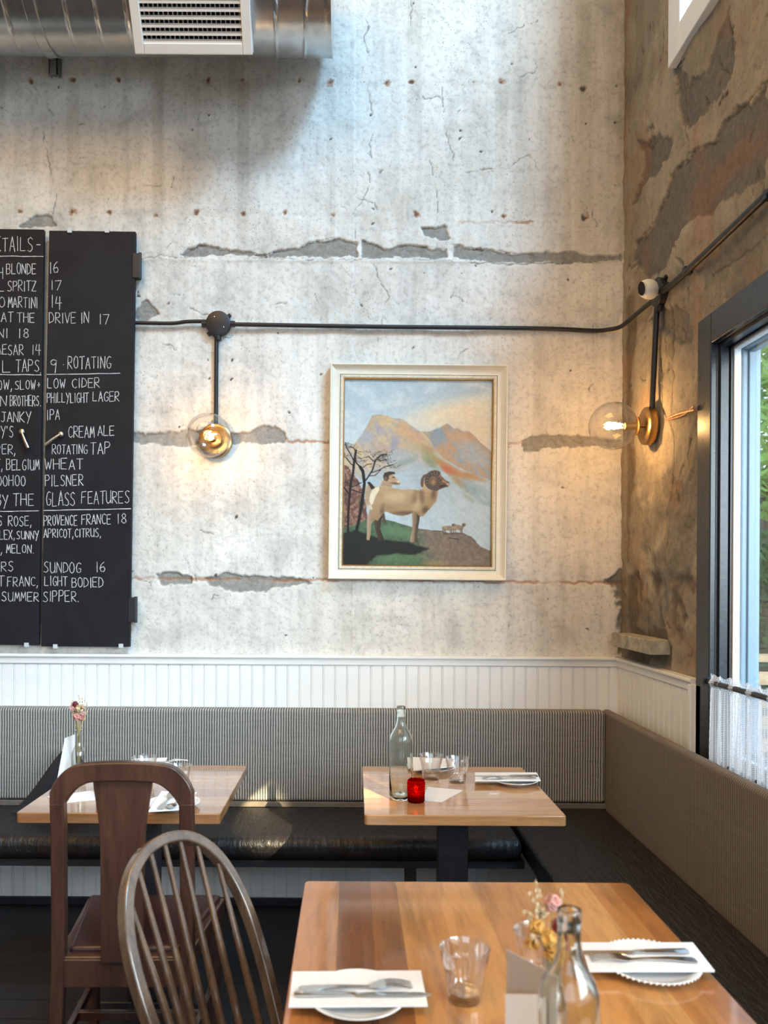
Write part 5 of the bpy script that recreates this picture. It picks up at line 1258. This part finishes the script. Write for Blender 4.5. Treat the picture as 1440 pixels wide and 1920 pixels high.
wax_ = M().lathe([(.0001, .009), (.019, .009), (.019, .022), (.0001, .022)], 24).build('wax', M_wax, cd_)
m = M(); m.sphere((0, 0, .034), .0045, 10, 8, (1, 1, 2.4)); m.v = [(x_, y_, z_-.0+(-.034*1.4)+.0) if False else (x_, y_, (z_-.034)*1.0+.034) for x_, y_, z_ in m.v]; m.build('flame', M_flame, wax_)
l = bpy.data.lights.new('candle_light', 'POINT'); l.energy = .10; l.color = (1, .45, .15); l.shadow_soft_size = .006
lo = bpy.data.objects.new('candle_light', l); col.objects.link(lo); lo.parent = cd_; lo.location = (0, 0, .044)
c2 = dup(cd_, (*T(197, 1486, TZ)[:2], TZ), 0, 'red glass candle holder on the left table, hidden behind the chair splat')
# small bottle vases with dried flowers
def vase(label, x, y):
    t = thing('bud_vase', label, 'vase', (x, y, TZ)); s_ = 1.0
    out = [(.0001, .003), (.018, .0), (.0235, .002), (.0248, .010), (.0250, .095), (.0235, .112), (.0170, .126), (.0120, .136), (.0105, .150), (.0105, .178), (.0130, .181), (.0130, .187)]
    inn = [(.0090, .187), (.0085, .150), (.0098, .137), (.0150, .124), (.0213, .110), (.0228, .095), (.0226, .012), (.0001, .010)]
    M().lathe(out+inn, 36).build('vase_glass', M_vase, t, angle=60); return t
M_stem = plain('dried_stem', (.30, .24, .10), .8, nscale=90, var=.3)
FC = {k: plain('dried_petal_'+k, v, .8, nscale=120, var=.25, bump=.2) for k, v in {'pink': (.58, .26, .22), 'wine': (.22, .035, .035), 'cream': (.62, .48, .30), 'gold': (.62, .34, .08), 'rose': (.66, .38, .34)}.items()}
def flowers(label, x, y, seed, heads, wisps, htop):
    r = random.Random(seed); t = thing('dried_flowers', label, 'dried flowers', (x, y, TZ))
    for (hx, hy, hz, kind, rad) in heads:
        m = M(); m.tube([(r.uniform(-.006, .006), r.uniform(-.006, .006), .02+r.uniform(0, .02)), (r.uniform(-.003, .003), r.uniform(-.003, .003), .16), (hx*.4, hy*.4, .195), (hx, hy, hz)], [.0012, .0011, .0010, .0008], 6); m.build('stem', M_stem, t)
        m = M()
        for _ in range(11):
            u = Vector((r.gauss(0, 1), r.gauss(0, 1), r.gauss(0, 1))).normalized(); k0 = len(m.v); rr_ = rad*r.uniform(.45, .75)
            m.lathe([(.0001, -.35), (.75, -.1), (1, .3), (.85, .38), (.6, .05), (.0001, -.15)], 7)
            mt = Matrix.Translation(Vector((hx, hy, hz))+u*rad*.5) @ u.to_track_quat('Z', 'Y').to_matrix().to_4x4() @ Matrix.Diagonal((rr_, rr_, rr_, 1))
            for i in range(k0, len(m.v)): m.v[i] = tuple(mt @ Vector(m.v[i]))
        m.build('bloom', FC[kind], t, angle=60)
    for (wx_, wy_, wz_) in wisps:
        m = M(); a = Vector((0, 0, .17)); b_ = Vector((wx_, wy_, wz_)); m.tube([a, a.lerp(b_, .5)+Vector((0, 0, .006)), b_], [.0010, .0008, .0005], 5)
        for q in range(7):
            c_ = a.lerp(b_, .6+.06*q)+Vector((r.uniform(-.005, .005), r.uniform(-.005, .005), r.uniform(-.004, .004))); m.sphere(c_, .0022, 5, 4, (1, 1, 1.7))
        m.build('grass_sprig', FC['cream'], t)
    return t
x, y, _ = T(147, 1471, TZ); vase('small clear bottle vase on the left table holding dried flowers', x, y)
flowers('pink and cream dried flowers in the vase on the left table', x, y, 3, [(-.020,0,.262,'rose',.013),(-.010,-.006,.275,'wine',.011),(.002,.0,.260,'cream',.017),(-.006,-.004,.232,'pink',.014),(.008,.004,.228,'pink',.013),(.016,0,.242,'rose',.010),(-.016,.004,.245,'cream',.010)],
    [(.030,.0,.285),(-.03,.01,.29),(.012,.01,.300),(.034,-.01,.255),(.0,0,.305)], .28)
x, y = P(1030, 1800, 1.135)[:2]; vase('small clear bottle vase behind the big bottle on the nearest table', x, y)
flowers('golden and pink dried flowers in the vase behind the big bottle', x, y, 8, [(-.018,.0,.212,'gold',.013),(-.004,-.008,.200,'gold',.014),(-.026,-.004,.190,'gold',.011),(.004,.0,.245,'rose',.013),(-.010,.006,.232,'cream',.012),(.014,-.004,.215,'wine',.012),(.018,.0,.190,'pink',.012),(.0,-.012,.180,'gold',.012)],
    [(-.026,.0,.262),(-.018,.01,.275),(-.034,.0,.235),(-.030,-.01,.205),(.02,.0,.262)], .27)

# ------------------------------------------------------------------ café curtain
M_rod = plain('black_curtain_rod', (.014, .014, .017), .3)
RZ = 1.124; RXX = 1.186
m = M(); m.tube([(RXX, 2.655, RZ), (RXX, -2.5, RZ)], .0095, 14); m.tube([(RXX, 2.66, RZ), (RXX, 2.672, RZ)], .016, 16)
m.box(RXX, XR, 2.672, 2.684, RZ-.012, RZ+.012)
c = m.build('curtain_rod', M_rod); tag(c, 'black rod across the street window carrying the lace curtain', 'curtain rod')
n = N('white_lace'); p = n.pos(); s = n.sep(p); 
gy_ = n.math('ABSOLUTE', n.math('SINE', n.math('MULTIPLY', s[1], math.pi/.0062))); gz_ = n.math('ABSOLUTE', n.math('SINE', n.math('MULTIPLY', s[2], math.pi/.0055)))
hole = n.math('MULTIPLY', n.ramp(gy_, [(.42, 0), (.55, 1)]), n.ramp(gz_, [(.42, 0), (.55, 1)]))
# round lace eyelets down the edge band
edge = n.math('GREATER_THAN', s[1], 2.612)
ry = n.math('DIVIDE', n.math('SUBTRACT', s[1], 2.632), .013); rz_ = n.math('DIVIDE', n.math('SUBTRACT', n.math('MODULO', s[2], .0235), .01175), .0105)
rr = n.math('SQRT', n.math('ADD', n.math('MULTIPLY', ry, ry), n.math('MULTIPLY', rz_, rz_)))
ring = n.math('MULTIPLY', n.math('LESS_THAN', rr, .8), n.math('GREATER_THAN', rr, .30))
hole = n.mix(edge, hole, ring)
d_ = n.n('ShaderNodeBsdfDiffuse'); d_.inputs[0].default_value = (.86, .87, .89, 1); tr_ = n.n('ShaderNodeBsdfTranslucent'); tr_.inputs[0].default_value = (.86, .87, .89, 1)
m1_ = n.n('ShaderNodeMixShader'); m1_.inputs[0].default_value = .5; n.t.links.new(d_.outputs[0], m1_.inputs[1]); n.t.links.new(tr_.outputs[0], m1_.inputs[2])
tp = n.n('ShaderNodeBsdfTransparent'); m2_ = n.n('ShaderNodeMixShader'); n.set(m2_.inputs[0], n.math('MULTIPLY', hole, .6)); n.t.links.new(m1_.outputs[0], m2_.inputs[1]); n.t.links.new(tp.outputs[0], m2_.inputs[2]); n.t.links.new(m2_.outputs[0], n.out.inputs[0]); M_lace = n.m
ys = np.linspace(2.650, -2.3, 1400); zs = np.concatenate([np.linspace(RZ+.026, RZ-.03, 10), np.linspace(RZ-.04, .80, 14)])
vs = []; fs = []
for i, y in enumerate(ys):
    g_ = .011*math.sin(y*95+1.2*math.sin(y*13))+.004*math.sin(y*41)
    for z in zs:
        k = abs(z-RZ); near = max(0, 1-k/.030)
        xo = RXX+g_*(1-.55*near)*(.8+.6*min(1, max(0, (RZ-z)/.2)))
        # the heading passes in turn in front of and behind the rod
        sgn = 1 if math.sin(y*55) > 0 else -1
        xo += sgn*.0125*max(0, 1-k/.018)
        vs.append((xo, y, z+(.004*math.sin(y*210) if z > RZ+.015 else 0)))
nz = len(zs)
for i in range(len(ys)-1):
    for j in range(nz-1): a = i*nz+j; fs.append((a, a+1, a+nz+1, a+nz))
c = M().add(vs, fs).build('lace_curtain', M_lace); tag(c, 'gathered white lace café curtain hanging from the black rod', 'curtain')

# ------------------------------------------------------------------ the street outside
M_pave = plain('pale_pavement', (.42, .41, .39), .9, nscale=2, var=.1)
struct(M().box(XR+.19, 40, -20, 45, -.25, -.12).build('ground', M_pave, smooth=False))
M_bark = plain('bark', (.16, .12, .09), .9, nscale=12, var=.4, bump=.5)
def leaf_mat(nm, a, b_):
    n = N(nm); f = n.noise(n.pos(), 3, 3); c_ = n.mix(f, a, b_); d = n.n('ShaderNodeBsdfDiffuse'); n.set(d.inputs[0], c_); t_ = n.n('ShaderNodeBsdfTranslucent'); n.set(t_.inputs[0], c_)
    mx = n.n('ShaderNodeMixShader'); mx.inputs[0].default_value = .4; n.t.links.new(d.outputs[0], mx.inputs[1]); n.t.links.new(t_.outputs[0], mx.inputs[2]); n.t.links.new(mx.outputs[0], n.out.inputs[0]); return n.m
M_leafA = leaf_mat('light_leaves', (.22, .40, .08), (.42, .58, .18)); M_leafB = leaf_mat('dark_leaves', (.05, .10, .04), (.12, .20, .07))
def plant(name, label, cat_, x, y, z0, blobs, count, mat, seed, trunk, lsz=.09):
    t = thing(name, label, cat_, (x, y, -.12)); r = random.Random(seed)
    if trunk:
        m = M()
        for tk in trunk: m.tube(cat(tk, 4), [.11*(1-.7*i/(4*(len(tk)-1))) for i in range(4*(len(tk)-1)+1)], 10)
        m.build('trunk', M_bark, t)
    m = M()
    for _ in range(count):
        bx_, by_, bz_, br_ = r.choice(blobs); u = Vector((r.gauss(0, 1), r.gauss(0, 1), r.gauss(0, 1))).normalized()*br_*r.random()**.4
        c_ = Vector((bx_, by_, bz_))+u; a = Vector((r.gauss(0, 1), r.gauss(0, 1), r.gauss(0, .5))).normalized()*lsz*r.uniform(.6, 1.3); b_ = a.cross(Vector((r.gauss(0, 1), r.gauss(0, 1), r.gauss(0, 1)))).normalized()*lsz*.32
        k = len(m.v); m.v += [tuple(c_-a), tuple(c_+b_-a*.1), tuple(c_+a), tuple(c_-b_-a*.1)]; m.f.append((k, k+1, k+2, k+3))
    m.build('foliage', mat, t, smooth=False); return t
plant('tree', 'light green leafy tree outside beyond the street window', 'tree', 5.6, 10.8, 0, [(-.2, -.4, 3.6, 1.0), (.5, .2, 4.3, 1.1), (-.4, .2, 4.6, .9), (.2, -.3, 2.9, .6)], 4200, M_leafA, 2, [[(0, 0, 0), (.05, 0, 1.2), (0, .1, 2.4), (.1, 0, 3.6)], [(0, .1, 2.2), (-.3, -.2, 3.0), (-.6, -.3, 3.9)]], .10)
plant('shrub', 'dark green bush outside below the light green tree', 'shrub', 3.75, 7.3, 0, [(0, 0, .7, .5), (.2, .1, 1.1, .45), (-.2, .1, 1.4, .4), (-.1, -.1, 1.7, .35)], 3200, M_leafB, 5, [[(0, 0, 0), (0, 0, .8), (.05, 0, 1.5)]], .07)
m = M(); 
for i in range(3): m.box(i*.5-.5, i*.5-.42, -.04, .04, 0, .98)
m.box(-.56, .56, -.07, .07, .98, 1.03); 
for k in range(5): m.box(-.5, .5, -.015, .015, .12+k*.17, .22+k*.17)
c = m.build('patio_fence', plain('pale_timber', (.62, .38, .20), .7, nscale=6, var=.15)); c.location = (3.5, 6.1, -.12); tag(c, 'low pale timber patio fence outside the street window', 'fence')
